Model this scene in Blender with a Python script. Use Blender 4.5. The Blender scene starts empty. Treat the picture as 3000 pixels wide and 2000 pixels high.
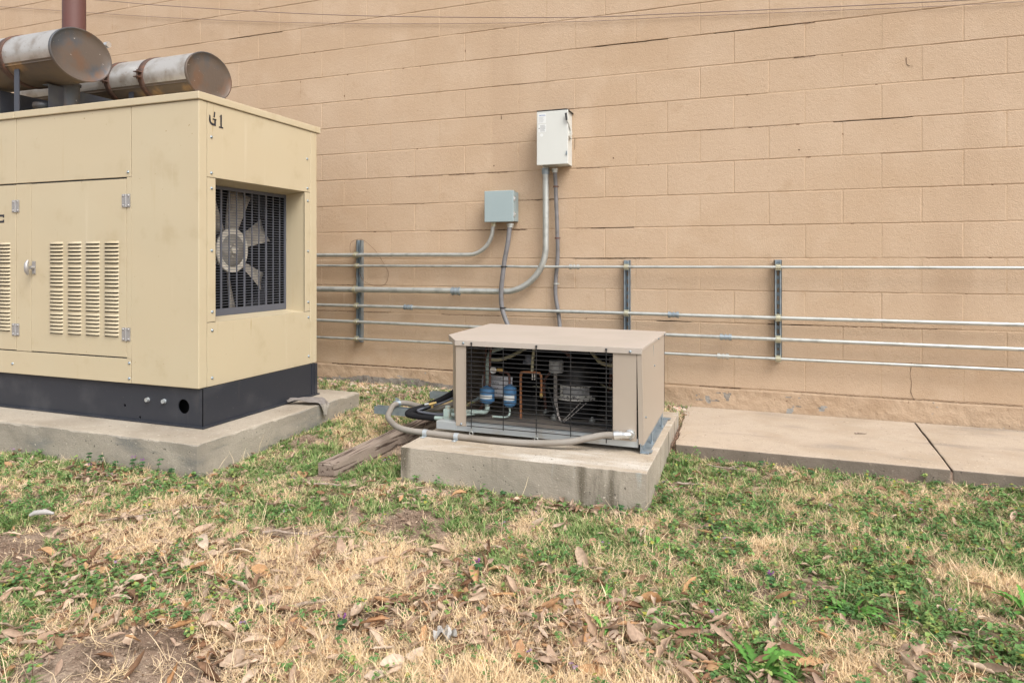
import bpy, math, random
import numpy as np
from math import sin, cos, pi, radians
from mathutils import Vector, Matrix

random.seed(7)
RNG = np.random.default_rng(11)
sc = bpy.context.scene
COL = sc.collection

# ------------------------------------------------------------------ camera, sky, sun, exposure
cam_d = bpy.data.cameras.new('camera'); cam = bpy.data.objects.new('camera', cam_d); COL.objects.link(cam)
cam.location = (0, -4.669, 0.945)
cam.rotation_euler = (radians(90), 0, 0.373761)
cam_d.sensor_width = 36; cam_d.lens = 24.66
cam_d.shift_x = 0.028; cam_d.shift_y = -0.0785
cam_d.clip_start = 0.05; cam_d.clip_end = 500
sc.camera = cam

SUN_EL, SUN_AZ = radians(50), radians(128)      # azimuth: where the light comes from, clockwise from +y
w = bpy.data.worlds.new('World'); sc.world = w; w.use_nodes = True
nt = w.node_tree; bgn = nt.nodes['Background']
sky = nt.nodes.new('ShaderNodeTexSky'); sky.sky_type = 'NISHITA'; sky.sun_disc = False
sky.sun_elevation = SUN_EL; sky.sun_rotation = SUN_AZ
sky.dust_density = 4.0; sky.air_density = 1.0; sky.ozone_density = 1.0
hs = nt.nodes.new('ShaderNodeHueSaturation'); hs.inputs['Saturation'].default_value = 0.22
nt.links.new(sky.outputs[0], hs.inputs['Color']); nt.links.new(hs.outputs[0], bgn.inputs['Color'])
bgn.inputs['Strength'].default_value = 0.15
sd = bpy.data.lights.new('sun', 'SUN'); sd.energy = 1.15; sd.angle = radians(35); sd.color = (1.0, 0.95, 0.88)
sun = bpy.data.objects.new('sun', sd); COL.objects.link(sun)
sdir = Vector((sin(SUN_AZ) * cos(SUN_EL), cos(SUN_AZ) * cos(SUN_EL), sin(SUN_EL)))
sun.rotation_euler = sdir.to_track_quat('Z', 'Y').to_euler(); sun.location = (0, -3, 8)
sc.view_settings.view_transform = 'Standard'; sc.view_settings.look = 'None'
sc.view_settings.exposure = 0.76; sc.view_settings.gamma = 1.0
sc.view_settings.use_curve_mapping = False
sc.cycles.max_bounces = 6; sc.cycles.diffuse_bounces = 3; sc.cycles.transparent_max_bounces = 4

# ------------------------------------------------------------------ materials
def mat(name, base, rough=0.6, metal=0.0, var=None, bump=None, speck=None, spec=0.5, streak=None, coat=0):
    """var=(colour2, scale, lo, hi) broad mottling; speck=(colour, scale, threshold, softness); bump=(scale, distance, detail);
    streak=(colour, scale_xyz, threshold, softness) stretched stains"""
    m = bpy.data.materials.new(name); m.use_nodes = True
    n = m.node_tree.nodes; l = m.node_tree.links; b = n['Principled BSDF']
    b.inputs['Roughness'].default_value = rough; b.inputs['Metallic'].default_value = metal
    b.inputs['Specular IOR Level'].default_value = spec
    if coat: b.inputs['Coat Weight'].default_value = coat
    geo = n.new('ShaderNodeNewGeometry'); cur = None
    def noise(scale, detail=4, vec=None, rgh=.55):
        t = n.new('ShaderNodeTexNoise'); t.inputs['Scale'].default_value = scale; t.inputs['Detail'].default_value = detail
        t.inputs['Roughness'].default_value = rgh
        l.new(vec or geo.outputs['Position'], t.inputs['Vector']); return t.outputs['Fac']
    def ramp(fac, lo, hi):
        r = n.new('ShaderNodeMapRange'); r.interpolation_type = 'SMOOTHSTEP'
        r.inputs['From Min'].default_value = lo; r.inputs['From Max'].default_value = hi; l.new(fac, r.inputs['Value']); return r.outputs[0]
    def mix(fac, a, c):
        x = n.new('ShaderNodeMix'); x.data_type = 'RGBA'; l.new(fac, x.inputs[0])
        if isinstance(a, tuple): x.inputs[6].default_value = (*a, 1)
        else: l.new(a, x.inputs[6])
        x.inputs[7].default_value = (*c, 1); return x.outputs[2]
    cur = tuple(base)
    if var:
        for v in (var if isinstance(var, list) else [var]):
            cur = mix(ramp(noise(v[1]), v[2], v[3]), cur, v[0])
    if streak:
        for s in (streak if isinstance(streak, list) else [streak]):
            mp = n.new('ShaderNodeMapping'); mp.inputs['Scale'].default_value = s[1]; l.new(geo.outputs['Position'], mp.inputs['Vector'])
            cur = mix(ramp(noise(1.0, 5, mp.outputs[0]), s[2], s[3]), cur, s[0])
    if speck:
        for s in (speck if isinstance(speck, list) else [speck]):
            cur = mix(ramp(noise(s[1], 3), s[2], s[2] + s[3]), cur, s[0])
    if isinstance(cur, tuple): b.inputs['Base Color'].default_value = (*cur, 1)
    else: l.new(cur, b.inputs['Base Color'])
    if bump:
        prev = None
        for s in (bump if isinstance(bump, list) else [bump]):
            bn = n.new('ShaderNodeBump'); bn.inputs['Distance'].default_value = s[1]; bn.inputs['Strength'].default_value = 1.0
            l.new(noise(s[0], s[2]), bn.inputs['Height'])
            if prev: l.new(prev, bn.inputs['Normal'])
            prev = bn.outputs[0]
        l.new(prev, b.inputs['Normal'])
    m['geo'] = 1
    return m

M = {}
WALLC = (0.507, 0.378, 0.266)
M['wall'] = mat('painted_block', WALLC, .75, var=[((0.475, 0.342, 0.228), .9, .35, .7), ((0.53, 0.40, 0.285), 3.3, .45, .75), ((0.46, 0.335, 0.225), 9, .55, .8)],
                bump=[(170, .0026, 3), (48, .0018, 2)], speck=[((0.33, .215, .13), 75, .69, .05), ((.40,.27,.17), 210, .60, .08)], spec=.25, streak=((.455,.33,.225), (1.6, 2, .35), .58, .75))
M['mortar'] = mat('painted_mortar', (0.49, 0.36, 0.245), .8, var=((.42, .29, .185), 9, .55, .75), bump=(120, .003, 3), speck=((.16, .09, .05), 16, .66, .03), spec=.2)
M['crack'] = mat('crack_dirt', (0.13, 0.075, 0.045), .95, var=((.06, .035, .02), 30, .4, .6))
M['footing'] = mat('painted_footing', (0.455, 0.335, 0.232), .85, var=((.40, .285, .19), 5, .4, .7), bump=[(90, .004, 4), (16, .005, 3)],
                   speck=[((.30, .29, .27), 9, .655, .03), ((.20, .13, .08), 60, .68, .05)], spec=.2)
M['footing_bare'] = mat('bare_footing', (0.27, 0.245, 0.215), .95, var=((.18, .16, .14), 12, .4, .7), bump=[(70, .006, 4)], speck=((.12, .10, .09), 60, .6, .1), spec=.2)
def conc(name, c, c2, st=None):
    return mat(name, c, .9, var=[(c2, 3.0, .4, .68), (tuple(x * .88 for x in c), 18, .5, .75)], bump=[(140, .0022, 4), (26, .003, 3)],
               speck=[(tuple(x * .78 for x in c), 180, .56, .1), (tuple(x * .30 for x in c), 62, .685, .03), (tuple(min(1, x * 1.25) for x in c), 60, .64, .08)], spec=.2, streak=st)
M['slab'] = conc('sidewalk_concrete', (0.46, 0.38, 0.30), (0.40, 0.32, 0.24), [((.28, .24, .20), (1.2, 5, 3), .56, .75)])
M['slab_side'] = conc('sidewalk_edge_stain_shade', (0.20, 0.165, 0.135), (0.15, 0.125, 0.10))  # side darkened in its colour: brown stain plus shade
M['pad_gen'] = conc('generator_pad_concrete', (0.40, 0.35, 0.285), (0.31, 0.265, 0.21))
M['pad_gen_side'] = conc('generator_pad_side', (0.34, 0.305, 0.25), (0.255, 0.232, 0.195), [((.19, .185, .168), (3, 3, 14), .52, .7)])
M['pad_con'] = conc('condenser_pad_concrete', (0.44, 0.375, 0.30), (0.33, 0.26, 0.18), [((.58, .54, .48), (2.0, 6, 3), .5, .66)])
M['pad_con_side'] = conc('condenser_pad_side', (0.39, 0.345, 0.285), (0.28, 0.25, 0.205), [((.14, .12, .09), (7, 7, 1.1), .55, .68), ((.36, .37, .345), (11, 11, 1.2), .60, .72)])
CREAM = (0.51, 0.432, 0.295)
M['cream'] = mat('cream_enamel', CREAM, .42, var=[((.51, .44, .305), 2.2, .4, .7), ((.455, .378, .245), 6, .55, .8)], streak=[((.44, .345, .20), (9, 9, .8), .62, .80), ((.36, .25, .12), (34, 34, 2.6), .70, .80), ((.56, .49, .36), (13, 13, .7), .62, .8)], speck=((.30, .20, .10), 46, .735, .02), bump=[(2.3, .006, 1), (9, .0008, 2)], spec=.4)
M['skid'] = mat('dark_skid_paint', (0.026, 0.029, 0.038), .5, var=((.05, .052, .06), 5, .5, .8), speck=((.12, .115, .11), 120, .70, .05), streak=((.065, .062, .06), (14, 14, 1.4), .62, .8), spec=.45)
M['black'] = mat('black_cavity_shade', (0.010, 0.010, 0.011), .8, spec=.2)  # near-black stands in for shade inside slots and cavities
M['coal'] = mat('black_paint_and_shade', (0.016, 0.016, 0.017), .45, var=((.035, .032, .03), 30, .5, .7), spec=.4)  # black paint of the guard; also stands in for shade inside the cabinet
M['grille'] = mat('grille_slate_paint', (0.085, 0.092, 0.115), .5)
M['grey_dark'] = mat('dark_grey_shroud', (0.035, 0.036, 0.042), .6)
M['fan'] = mat('dusty_fan_alloy', (0.50, 0.455, 0.385), .6, metal=.0, var=((.36, .32, .27), 22, .4, .7))
M['fanring'] = mat('pale_fan_ring', (0.74, 0.69, 0.60), .6)
M['fandisc'] = mat('dull_fan_disc', (0.33, 0.31, 0.275), .6, var=((.24, .22, .19), 26, .4, .7))
M['rustcap'] = mat('heat_tinted_steel', (0.125, 0.098, 0.08), .5, metal=.25, var=[((.08, .088, .10), 4, .45, .62), ((.15, .09, .06), 6, .5, .68)], speck=((.55, .5, .44), 70, .71, .04), bump=(60, .001, 3))
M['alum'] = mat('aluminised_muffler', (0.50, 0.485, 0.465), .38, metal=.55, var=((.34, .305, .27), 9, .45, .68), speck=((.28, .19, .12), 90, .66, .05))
M['bellydark'] = mat('dark_muffler_belly', (0.13, 0.10, 0.075), .6, metal=.3, var=[((.11, .09, .075), 10, .4, .65), ((.30, .19, .09), 6, .55, .75)])
M['rust'] = mat('rust_brown', (0.085, 0.048, 0.036), .75, var=((.16, .065, .035), 25, .5, .7), bump=(90, .001, 3))
M['redpipe'] = mat('red_brown_oxide_paint', (0.115, 0.048, 0.040), .55, var=((.12, .045, .038), 8, .4, .7))
M['flash'] = mat('slate_flashing', (0.055, 0.060, 0.078), .32, metal=.1, var=((.10, .11, .10), 3.5, .55, .75))
M['galv'] = mat('galvanised_conduit', (0.50, 0.515, 0.49), .42, metal=.6, var=((.38, .39, .37), 16, .45, .7), streak=((.40, .38, .34), (3, 3, 40), .62, .78))
M['galvdull'] = mat('dull_galvanised_steel', (0.33, 0.385, 0.425), .48, metal=.65, var=((.24, .29, .33), 20, .4, .7))
M['zinc'] = mat('zinc_sheet', (0.50, 0.54, 0.56), .42, metal=.55, var=((.42, .40, .36), 8, .5, .72))
M['hinge'] = mat('dull_hinge_steel', (0.40, 0.39, 0.385), .45, metal=.5)
M['chrome'] = mat('bright_zinc_casting', (0.74, 0.75, 0.75), .28, metal=.85)
M['clamp'] = mat('yellow_zinc', (0.55, 0.53, 0.40), .4, metal=.7)
M['flex'] = mat('grey_pvc_jacket', (0.175, 0.17, 0.175), .5, var=((.14, .135, .135), 20, .4, .7))
M['hose'] = mat('dusty_grey_hose', (0.27, 0.245, 0.215), .65, var=((.23, .20, .165), 9, .42, .7), speck=((.18, .16, .13), 110, .66, .06))
M['boxgrey'] = mat('grey_green_enamel', (0.315, 0.39, 0.405), .42, var=((.30, .375, .39), 4, .4, .7))
M['boxwhite'] = mat('pale_grey_enamel', (0.60, 0.615, 0.585), .4, var=((.58, .595, .565), 4, .4, .7))
M['label'] = mat('label_paper', (0.68, 0.70, 0.69), .5)
M['ink'] = mat('grey_ink', (0.20, 0.21, 0.22), .7)
M['blueink'] = mat('blue_ink', (0.05, 0.14, 0.42), .6)
M['darkink'] = mat('stencil_ink', (0.018, 0.018, 0.026), .6)
M['blackplastic'] = mat('black_plastic', (0.02, 0.02, 0.022), .4)
M['tan'] = mat('taupe_enamel', (0.39, 0.33, 0.27), .45, var=((.37, .31, .252), 3, .4, .7), speck=((.40, .33, .27), 90, .72, .04))
M['tanlid'] = mat('taupe_lid_enamel', (0.45, 0.395, 0.348), .5, var=((.42, .37, .32), 4, .4, .7), streak=((.39, .335, .285), (2, 60, 3), .6, .8))
M['pan'] = mat('dusty_steel_pan', (0.29, 0.255, 0.22), .6, metal=.3, var=((.20, .18, .165), 9, .4, .65))
M['blue'] = mat('blue_paint', (0.065, 0.185, 0.36), .5, var=((.09, .15, .23), 40, .5, .75))
M['copper'] = mat('orange_copper', (0.36, 0.15, 0.065), .5, metal=.35, var=((.33, .15, .08), 40, .45, .7))
M['copperdk'] = mat('brown_copper', (0.17, 0.085, 0.065), .5, metal=.4)
M['mint'] = mat('mint_painted_pipe', (0.42, 0.53, 0.49), .5, var=((.40, .37, .30), 35, .5, .72))
M['foam'] = mat('black_foam_insulation', (0.016, 0.016, 0.018), .85, bump=(160, .002, 3), spec=.2)
M['brass'] = mat('brass', (0.66, 0.48, 0.20), .3, metal=.9)
M['cream_pipe'] = mat('yellowed_sleeve', (0.40, 0.37, 0.24), .6)
M['greycup'] = mat('grey_terminal_cap', (0.33, 0.33, 0.33), .6, var=((.2, .2, .2), 60, .45, .7))
M['scuffwhite'] = mat('scuffed_white_paint', (0.62, 0.60, 0.55), .6, var=((.12, .11, .10), 90, .52, .60))
M['wirewhite'] = mat('pale_wire', (0.40, 0.36, 0.33), .5)
M['board'] = mat('white_legend_sheet', (0.85, 0.85, 0.9), .5)
M['wood'] = mat('weathered_timber', (0.27, 0.215, 0.175), .9, streak=[((.085, .06, .048), (60, 1.6, 60), .53, .61), ((.36, .31, .265), (90, 2.5, 90), .6, .75)], bump=(90, .003, 4), spec=.2)
M['rag'] = mat('grey_rag', (0.19, 0.17, 0.158), .95, var=((.20, .18, .165), 40, .4, .7), bump=(220, .003, 3))
M['raglight'] = mat('grey_rag_pale_cuff', (0.27, 0.245, 0.21), .95, bump=(220, .003, 3))
M['wire'] = mat('overhead_line', (0.25, 0.185, 0.155), .7)
M['brownwire'] = mat('rusty_tie_wire', (0.16, 0.09, 0.05), .7)
M['plastic_white'] = mat('white_plastic', (0.38, 0.365, 0.345), .5)
M['twig'] = mat('dry_twig', (0.34, 0.27, 0.22), .9, var=((.22, .17, .13), 60, .4, .6))
M['pebble'] = mat('pale_pebble', (0.55, 0.45, 0.37), .85, var=((.42, .25, .18), 14, .45, .6), speck=((.7, .64, .56), 30, .6, .1))
M['debris'] = mat('dry_root_debris', (0.27, 0.185, 0.14), .95, var=((.40, .30, .24), 60, .45, .65))

# ground: soil with dried thatch
def ground_mat():
    m = mat('lawn_soil', (0.235, 0.165, 0.12), .97, var=[((.40, .31, .235), 3.5, .42, .68), ((.14, .10, .07), 22, .5, .7)],
            bump=[(60, .010, 4), (240, .003, 3)], speck=[((.50, .40, .30), 150, .60, .07), ((.12, .08, .06), 90, .62, .06)], spec=.15)
    return m
M['soil'] = ground_mat()
def attr_mat(name, rough=.6, translucent=.25, objrandom=None):
    m = bpy.data.materials.new(name); m.use_nodes = True
    n = m.node_tree.nodes; l = m.node_tree.links; b = n['Principled BSDF']; out = n['Material Output']
    b.inputs['Roughness'].default_value = rough; b.inputs['Specular IOR Level'].default_value = .12
    if objrandom:
        oi = n.new('ShaderNodeObjectInfo'); cr = n.new('ShaderNodeValToRGB'); l.new(oi.outputs['Random'], cr.inputs[0])
        el = cr.color_ramp.elements; el[0].color = (*objrandom[0], 1); el[1].color = (*objrandom[-1], 1)
        for i, c in enumerate(objrandom[1:-1]):
            e = el.new((i + 1) / (len(objrandom) - 1)); e.color = (*c, 1)
        colr = cr.outputs[0]
        g = n.new('ShaderNodeNewGeometry'); nz = n.new('ShaderNodeTexNoise'); nz.inputs['Scale'].default_value = 90; nz.inputs['Detail'].default_value = 3
        l.new(g.outputs['Position'], nz.inputs['Vector'])
        mr = n.new('ShaderNodeMapRange'); mr.inputs['From Min'].default_value = .3; mr.inputs['From Max'].default_value = .75
        mr.inputs['To Min'].default_value = 1.12; mr.inputs['To Max'].default_value = .72; l.new(nz.outputs['Fac'], mr.inputs['Value'])
        vm = n.new('ShaderNodeVectorMath'); vm.operation = 'SCALE'; l.new(colr, vm.inputs[0]); l.new(mr.outputs[0], vm.inputs['Scale']); colr = vm.outputs[0]
    else:
        a = n.new('ShaderNodeAttribute'); a.attribute_name = 'Col'; colr = a.outputs['Color']
    l.new(colr, b.inputs['Base Color'])
    if translucent:
        t = n.new('ShaderNodeBsdfTranslucent'); l.new(colr, t.inputs['Color'])
        x = n.new('ShaderNodeMixShader'); x.inputs[0].default_value = translucent
        l.new(b.outputs[0], x.inputs[1]); l.new(t.outputs[0], x.inputs[2]); l.new(x.outputs[0], out.inputs['Surface'])
    return m
M['grass'] = attr_mat('green_grass_blades', .55, .3)
M['dry'] = attr_mat('straw_blades', .75, .15)
M['weed'] = attr_mat('weed_foliage', .6, .25)
TONES = {'pale tan': [(.60, .47, .36), (.54, .40, .29), (.64, .52, .41), (.57, .44, .33)], 'mid brown': [(.44, .31, .22), (.40, .275, .19), (.47, .34, .25), (.42, .30, .22)],
         'dark brown': [(.26, .155, .095), (.30, .185, .12), (.22, .13, .08), (.28, .18, .12)], 'orange brown': [(.52, .31, .16), (.48, .27, .13), (.55, .34, .19), (.46, .26, .14)]}
for tn, cl in TONES.items(): M['leaf ' + tn] = attr_mat('fallen_leaf_' + tn.replace(' ', '_'), .75, .15, cl)
M['litter'] = attr_mat('leaf_litter', .8, .12)

# ------------------------------------------------------------------ mesh helpers
ORIGIN = {}
class MB:
    def __init__(s): s.v = []; s.f = []; s.sm = []; s.mi = []
    def add(s, v, f, smooth=False, mi=0):
        o = len(s.v); s.v += [tuple(map(float, p)) for p in v]; s.f += [tuple(i + o for i in q) for q in f]
        s.sm += [smooth] * len(f); s.mi += [mi] * len(f); return s
    def box(s, x0, x1, y0, y1, z0, z1, mi=0):
        x0, x1 = sorted((x0, x1)); y0, y1 = sorted((y0, y1)); z0, z1 = sorted((z0, z1))
        return s.add([(x0, y0, z0), (x1, y0, z0), (x1, y1, z0), (x0, y1, z0), (x0, y0, z1), (x1, y0, z1), (x1, y1, z1), (x0, y1, z1)],
                     [(0, 3, 2, 1), (4, 5, 6, 7), (0, 1, 5, 4), (1, 2, 6, 5), (2, 3, 7, 6), (3, 0, 4, 7)], mi=mi)
    def prism(s, pts, z0, z1, mi=0):                       # pts counter-clockwise (x, y)
        n = len(pts); v = [(x, y, z0) for x, y in pts] + [(x, y, z1) for x, y in pts]
        f = [tuple(range(n - 1, -1, -1)), tuple(range(n, 2 * n))] + [(i, (i + 1) % n, n + (i + 1) % n, n + i) for i in range(n)]
        return s.add(v, f, mi=mi)
    def tube(s, path, r, n=12, caps=True, ripple=None, mi=0):
        path = [Vector(p) for p in path]; rr = r if isinstance(r, (list, tuple)) else [r] * len(path)
        v = []; f = []; up = None
        for i, p in enumerate(path):
            t = (path[min(i + 1, len(path) - 1)] - path[max(i - 1, 0)]).normalized()
            if up is None:
                up = Vector((0, 0, 1)) if abs(t.z) < .9 else Vector((0, 1, 0))
            a = (up - t * up.dot(t)).normalized(); up = a; b = t.cross(a)
            for k in range(n):
                q = 2 * pi * k / n; v.append(p + (a * cos(q) + b * sin(q)) * rr[i])
        for i in range(len(path) - 1):
            for k in range(n):
                k2 = (k + 1) % n; f.append((i * n + k, i * n + k2, (i + 1) * n + k2, (i + 1) * n + k))
        s.add(v, f, True, mi)
        if caps:
            o = len(v); s.add(v[:n], [tuple(range(n - 1, -1, -1))], mi=mi); s.add(v[-n:], [tuple(range(n))], mi=mi)
        return s
    def cyl(s, p0, p1, r, n=16, r2=None, mi=0): return s.tube([p0, p1], [r, r if r2 is None else r2], n, mi=mi)
    def lathe(s, c, prof, n=24, axis='z', smooth=True, mi=0, sx=1, sy=1):       # prof: list of (r, h)
        v = []; f = []
        for r, h in prof:
            for k in range(n):
                q = 2 * pi * k / n; a, b = r * cos(q) * sx, r * sin(q) * sy
                p = {'z': (a, b, h), 'x': (h, a, b), 'y': (b, h, a)}[axis]; v.append((c[0] + p[0], c[1] + p[1], c[2] + p[2]))
        m = len(prof)
        for i in range(m - 1):
            for k in range(n):
                k2 = (k + 1) % n; f.append((i * n + k, i * n + k2, (i + 1) * n + k2, (i + 1) * n + k))
        s.add(v, f, smooth, mi)
        s.add(v[:n], [tuple(range(n - 1, -1, -1))], mi=mi); s.add(v[-n:], [tuple(range(n))], mi=mi); return s
    def mesh(s, name, origin=(0, 0, 0)):
        me = bpy.data.meshes.new(name); o = Vector(origin)
        me.from_pydata([tuple(Vector(p) - o) for p in s.v], [], s.f)
        me.polygons.foreach_set('use_smooth', s.sm); me.polygons.foreach_set('material_index', s.mi); me.update(); return me

def root(name, label, cat, loc, group=None):
    o = bpy.data.objects.new(name, None); o.location = loc; COL.objects.link(o); o.empty_display_size = .1
    o['label'] = label; o['category'] = cat
    if group: o['group'] = group
    ORIGIN[o] = Vector(loc); return o
def tag(o, label, cat, group=None, kind=None):
    if label: o['label'] = label
    if cat: o['category'] = cat
    if group: o['group'] = group
    if kind: o['kind'] = kind
    return o
def link(name, me, mats, parent=None, loc=(0, 0, 0)):
    o = bpy.data.objects.new(name, me); COL.objects.link(o); o.location = loc
    for m in (mats if isinstance(mats, list) else [mats]):
        if len(me.materials) < (len(mats) if isinstance(mats, list) else 1): me.materials.append(m)
    if parent: o.parent = parent
    return o
def part(name, mb, mats, parent, bevel=0, label=None, seg=2):
    """mb in world coordinates; the object sits at the parent's origin"""
    org = ORIGIN[parent]
    o = link(name, mb.mesh(name, org), mats, parent); ORIGIN[o] = org
    if bevel: bev(o, bevel, seg)
    if label: o['label'] = label
    return o
def solo(name, mb, mats, label, cat, origin, group=None, kind=None, bevel=0):
    o = link(name, mb.mesh(name, origin), mats, None, origin); ORIGIN[o] = Vector(origin)
    tag(o, label, cat, group, kind)
    if bevel: bev(o, bevel)
    return o
def bev(o, wd, seg=2):
    m = o.modifiers.new('bevel', 'BEVEL'); m.width = wd; m.segments = seg; m.limit_method = 'ANGLE'; m.angle_limit = radians(40)
def inst(name, me, mats, parent, pos, rot=None, scale=None):
    """shared mesh modelled round its own origin, placed at a world position"""
    org = ORIGIN[parent]; o = link(name, me, mats, parent, Vector(pos) - org)
    if rot: o.rotation_euler = rot
    if scale: o.scale = scale
    ORIGIN[o] = org; return o
def smooth_path(pts, n=8):
    P = [Vector(p) for p in pts]; P = [P[0] * 2 - P[1]] + P + [P[-1] * 2 - P[-2]]; out = []
    for i in range(1, len(P) - 2):
        for k in range(n):
            t = k / n; a, b, c, d = P[i - 1], P[i], P[i + 1], P[i + 2]
            out.append(.5 * ((2 * b) + (c - a) * t + (2 * a - 5 * b + 4 * c - d) * t * t + (3 * b - a - 3 * c + d) * t ** 3))
    out.append(P[-2]); return out
def ribbed(path, r, pitch=.006, amp=.04):
    """resample a path finely and ripple the radius like a ribbed hose"""
    P = [Vector(p) for p in path]; L = [0]
    for a, b in zip(P, P[1:]): L.append(L[-1] + (b - a).length)
    n = int(L[-1] / (pitch / 2)); out = []; rr = []; j = 0
    for i in range(n + 1):
        s = L[-1] * i / n
        while j < len(L) - 2 and L[j + 1] < s: j += 1
        t = (s - L[j]) / max(1e-9, L[j + 1] - L[j]); out.append(P[j].lerp(P[j + 1], min(1, t))); rr.append(r * (1 + (amp if i % 2 else -amp)))
    return out, rr
def text_part(name, txt, size, mats, parent, pos, rot, scale=(1, 1, 1), ext=.0004, cls=True):
    cu = bpy.data.curves.new(name, 'FONT'); cu.body = txt; cu.size = size; cu.extrude = ext
    t = bpy.data.objects.new('tmp', cu); COL.objects.link(t)
    dg = bpy.context.evaluated_depsgraph_get(); me = bpy.data.meshes.new_from_object(t.evaluated_get(dg))
    bpy.data.objects.remove(t); me.name = name
    return inst(name, me, mats, parent, pos, rot, scale)

# value noise for numpy work
def vnoise(x, y, s, seed=0):
    x = np.asarray(x, float) * s; y = np.asarray(y, float) * s
    xi = np.floor(x).astype(int); yi = np.floor(y).astype(int); fx = x - xi; fy = y - yi
    fx = fx * fx * (3 - 2 * fx); fy = fy * fy * (3 - 2 * fy)
    def h(a, b):
        k = (a * 374761393 + b * 668265263 + seed * 69069) & 0x7fffffff
        k = ((k ^ (k >> 13)) * 1274126177) & 0x7fffffff; return ((k ^ (k >> 16)) & 0xffff) / 65535.0
    return (h(xi, yi) * (1 - fx) + h(xi + 1, yi) * fx) * (1 - fy) + (h(xi, yi + 1) * (1 - fx) + h(xi + 1, yi + 1) * fx) * fy
MOUNDS = [(-1.25, -2.25, .15, .045), (-2.42, -3.02, .20, .03), (-1.50, -3.40, .24, .045), (-1.62, -2.56, .12, .025), (-2.31, -1.42, .11, .012), (-1.75, -1.38, .16, .01)]
def gz(x, y):
    x = np.asarray(x, float); y = np.asarray(y, float)
    t = np.clip((y + 2.0) / 2.0, 0, 1); t = t * t * (3 - 2 * t)
    right = np.clip((x + .6) / .4, 0, 1)
    z = -.071 + t * (.086 - .035 * right)
    z = z + (vnoise(x, y, 1.7, 3) - .5) * .020 + (vnoise(x, y, 6, 5) - .5) * .012 + (vnoise(x, y, 19, 8) - .5) * .006
    for mx, my, r, h in MOUNDS:
        d2 = ((x - mx) ** 2 + (y - my) ** 2) / r ** 2; z = z + h * np.exp(-d2 * 1.3) * (1 + .5 * (vnoise(x, y, 26, 9) - .5))
    z = np.where(y > -.02, np.minimum(z, -.02), z)
    # under the sidewalk the soil stays below the slab
    z = np.where((x > -.40) & (y > -1.0), np.minimum(z, -.035), z)
    return z
def bare(x, y):
    b = np.zeros_like(np.asarray(x, float))
    for mx, my, r, h in MOUNDS:
        b = np.maximum(b, np.exp(-(((x - mx) ** 2 + (y - my) ** 2) / r ** 2) ** 2 * .9))
    return b
def on_hard(x, y, m=0.0):
    """pads, sidewalk, timber footprints"""
    a = (x < -2.44 + m) & (y > -2.125 - m) & (y < -.69 + m)
    b = (x > -1.55 - m) & (x < -.418 + m) & (y > -1.80 - m) & (y < -.575 + m)
    c = (x > -.40 - m) & (y > -1.01 - m)
    d = y > -.01 - m
    e = (x > -1.935 + (y + 1.9) * .09) & (x < -1.800 + (y + 1.9) * .09) & (y > -2.00 - m) & (y < -.95 + m)
    return a | b | c | d | e

# ------------------------------------------------------------------ the ground
def axis(lo, a, b, hi, step):
    mid = list(np.arange(a, b + 1e-6, step)); out = []; d = step; x = a
    while x > lo: d *= 1.35; x -= d; out.append(max(x, lo))
    out = out[::-1]; d = step; x = b; hi_ = []
    while x < hi: d *= 1.35; x += d; hi_.append(min(x, hi))
    return np.array(out + mid + hi_)
xs = axis(-60, -4.6, 2.4, 60, .022); ys = axis(-90, -4.3, .04, .3, .022)
gx, gy = np.meshgrid(xs, ys); gv = np.stack([gx, gy, gz(gx, gy)], -1).reshape(-1, 3)
nx, ny = len(xs), len(ys)
ii = (np.arange(ny - 1)[:, None] * nx + np.arange(nx - 1)[None, :]).reshape(-1)
gf = np.stack([ii, ii + 1, ii + nx + 1, ii + nx], -1)
def np_mesh(name, v, f, smooth=True, col=None):
    me = bpy.data.meshes.new(name); k = f.shape[1]
    me.vertices.add(len(v)); me.vertices.foreach_set('co', v.astype(np.float32).ravel())
    me.loops.add(f.size); me.loops.foreach_set('vertex_index', f.astype(np.int32).ravel())
    me.polygons.add(len(f)); me.polygons.foreach_set('loop_start', (np.arange(len(f)) * k).astype(np.int32))
    me.polygons.foreach_set('loop_total', np.full(len(f), k, np.int32))
    me.polygons.foreach_set('use_smooth', np.full(len(f), smooth))
    if col is not None:
        a = me.attributes.new('Col', 'FLOAT_COLOR', 'POINT'); c = np.ones((len(v), 4), np.float32); c[:, :3] = col
        a.data.foreach_set('color', c.ravel())
    me.update(calc_edges=True); return me
g = link('ground', np_mesh('ground', gv, gf), M['soil']); g['kind'] = 'structure'

# sidewalk slabs
sw = bpy.data.objects.new('sidewalk', None); COL.objects.link(sw); sw.location = (.5, -.5, .018); sw['kind'] = 'structure'; ORIGIN[sw] = Vector(sw.location)
def ragged(p, q, n, amp):
    p = Vector(p); q = Vector(q); d = (q - p); nrm = Vector((-d.y, d.x)).normalized(); out = []
    for i in range(n):
        t = i / n; out.append(p + d * t + nrm * (random.uniform(-amp, amp) if i else 0))
    return [tuple(a) for a in out]
def slab(x0, x1, yb0, yb1):
    pts = ragged((x0, -1.005), (x1, -1.008), 24 if x1 < 1 else 60, .0025) + ragged((x1, -1.008), (x1 + yb1, -.012), 10, .003) + [(x1 + yb1, -.012)] + ragged((x0 + yb0, -.012), (x0, -1.005), 14, .008 if x0 < 0 else .002)
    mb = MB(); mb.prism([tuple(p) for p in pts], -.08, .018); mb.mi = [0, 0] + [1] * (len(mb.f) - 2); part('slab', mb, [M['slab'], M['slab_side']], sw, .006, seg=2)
slab(-.392, .796, -.03, .037); slab(.804, 8.0, .036, 0)
mb = MB(); mb.box(.786, .86, -1.002, -.015, -.05, .004); part('joint_filler', mb, M['debris'], sw)

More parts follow.
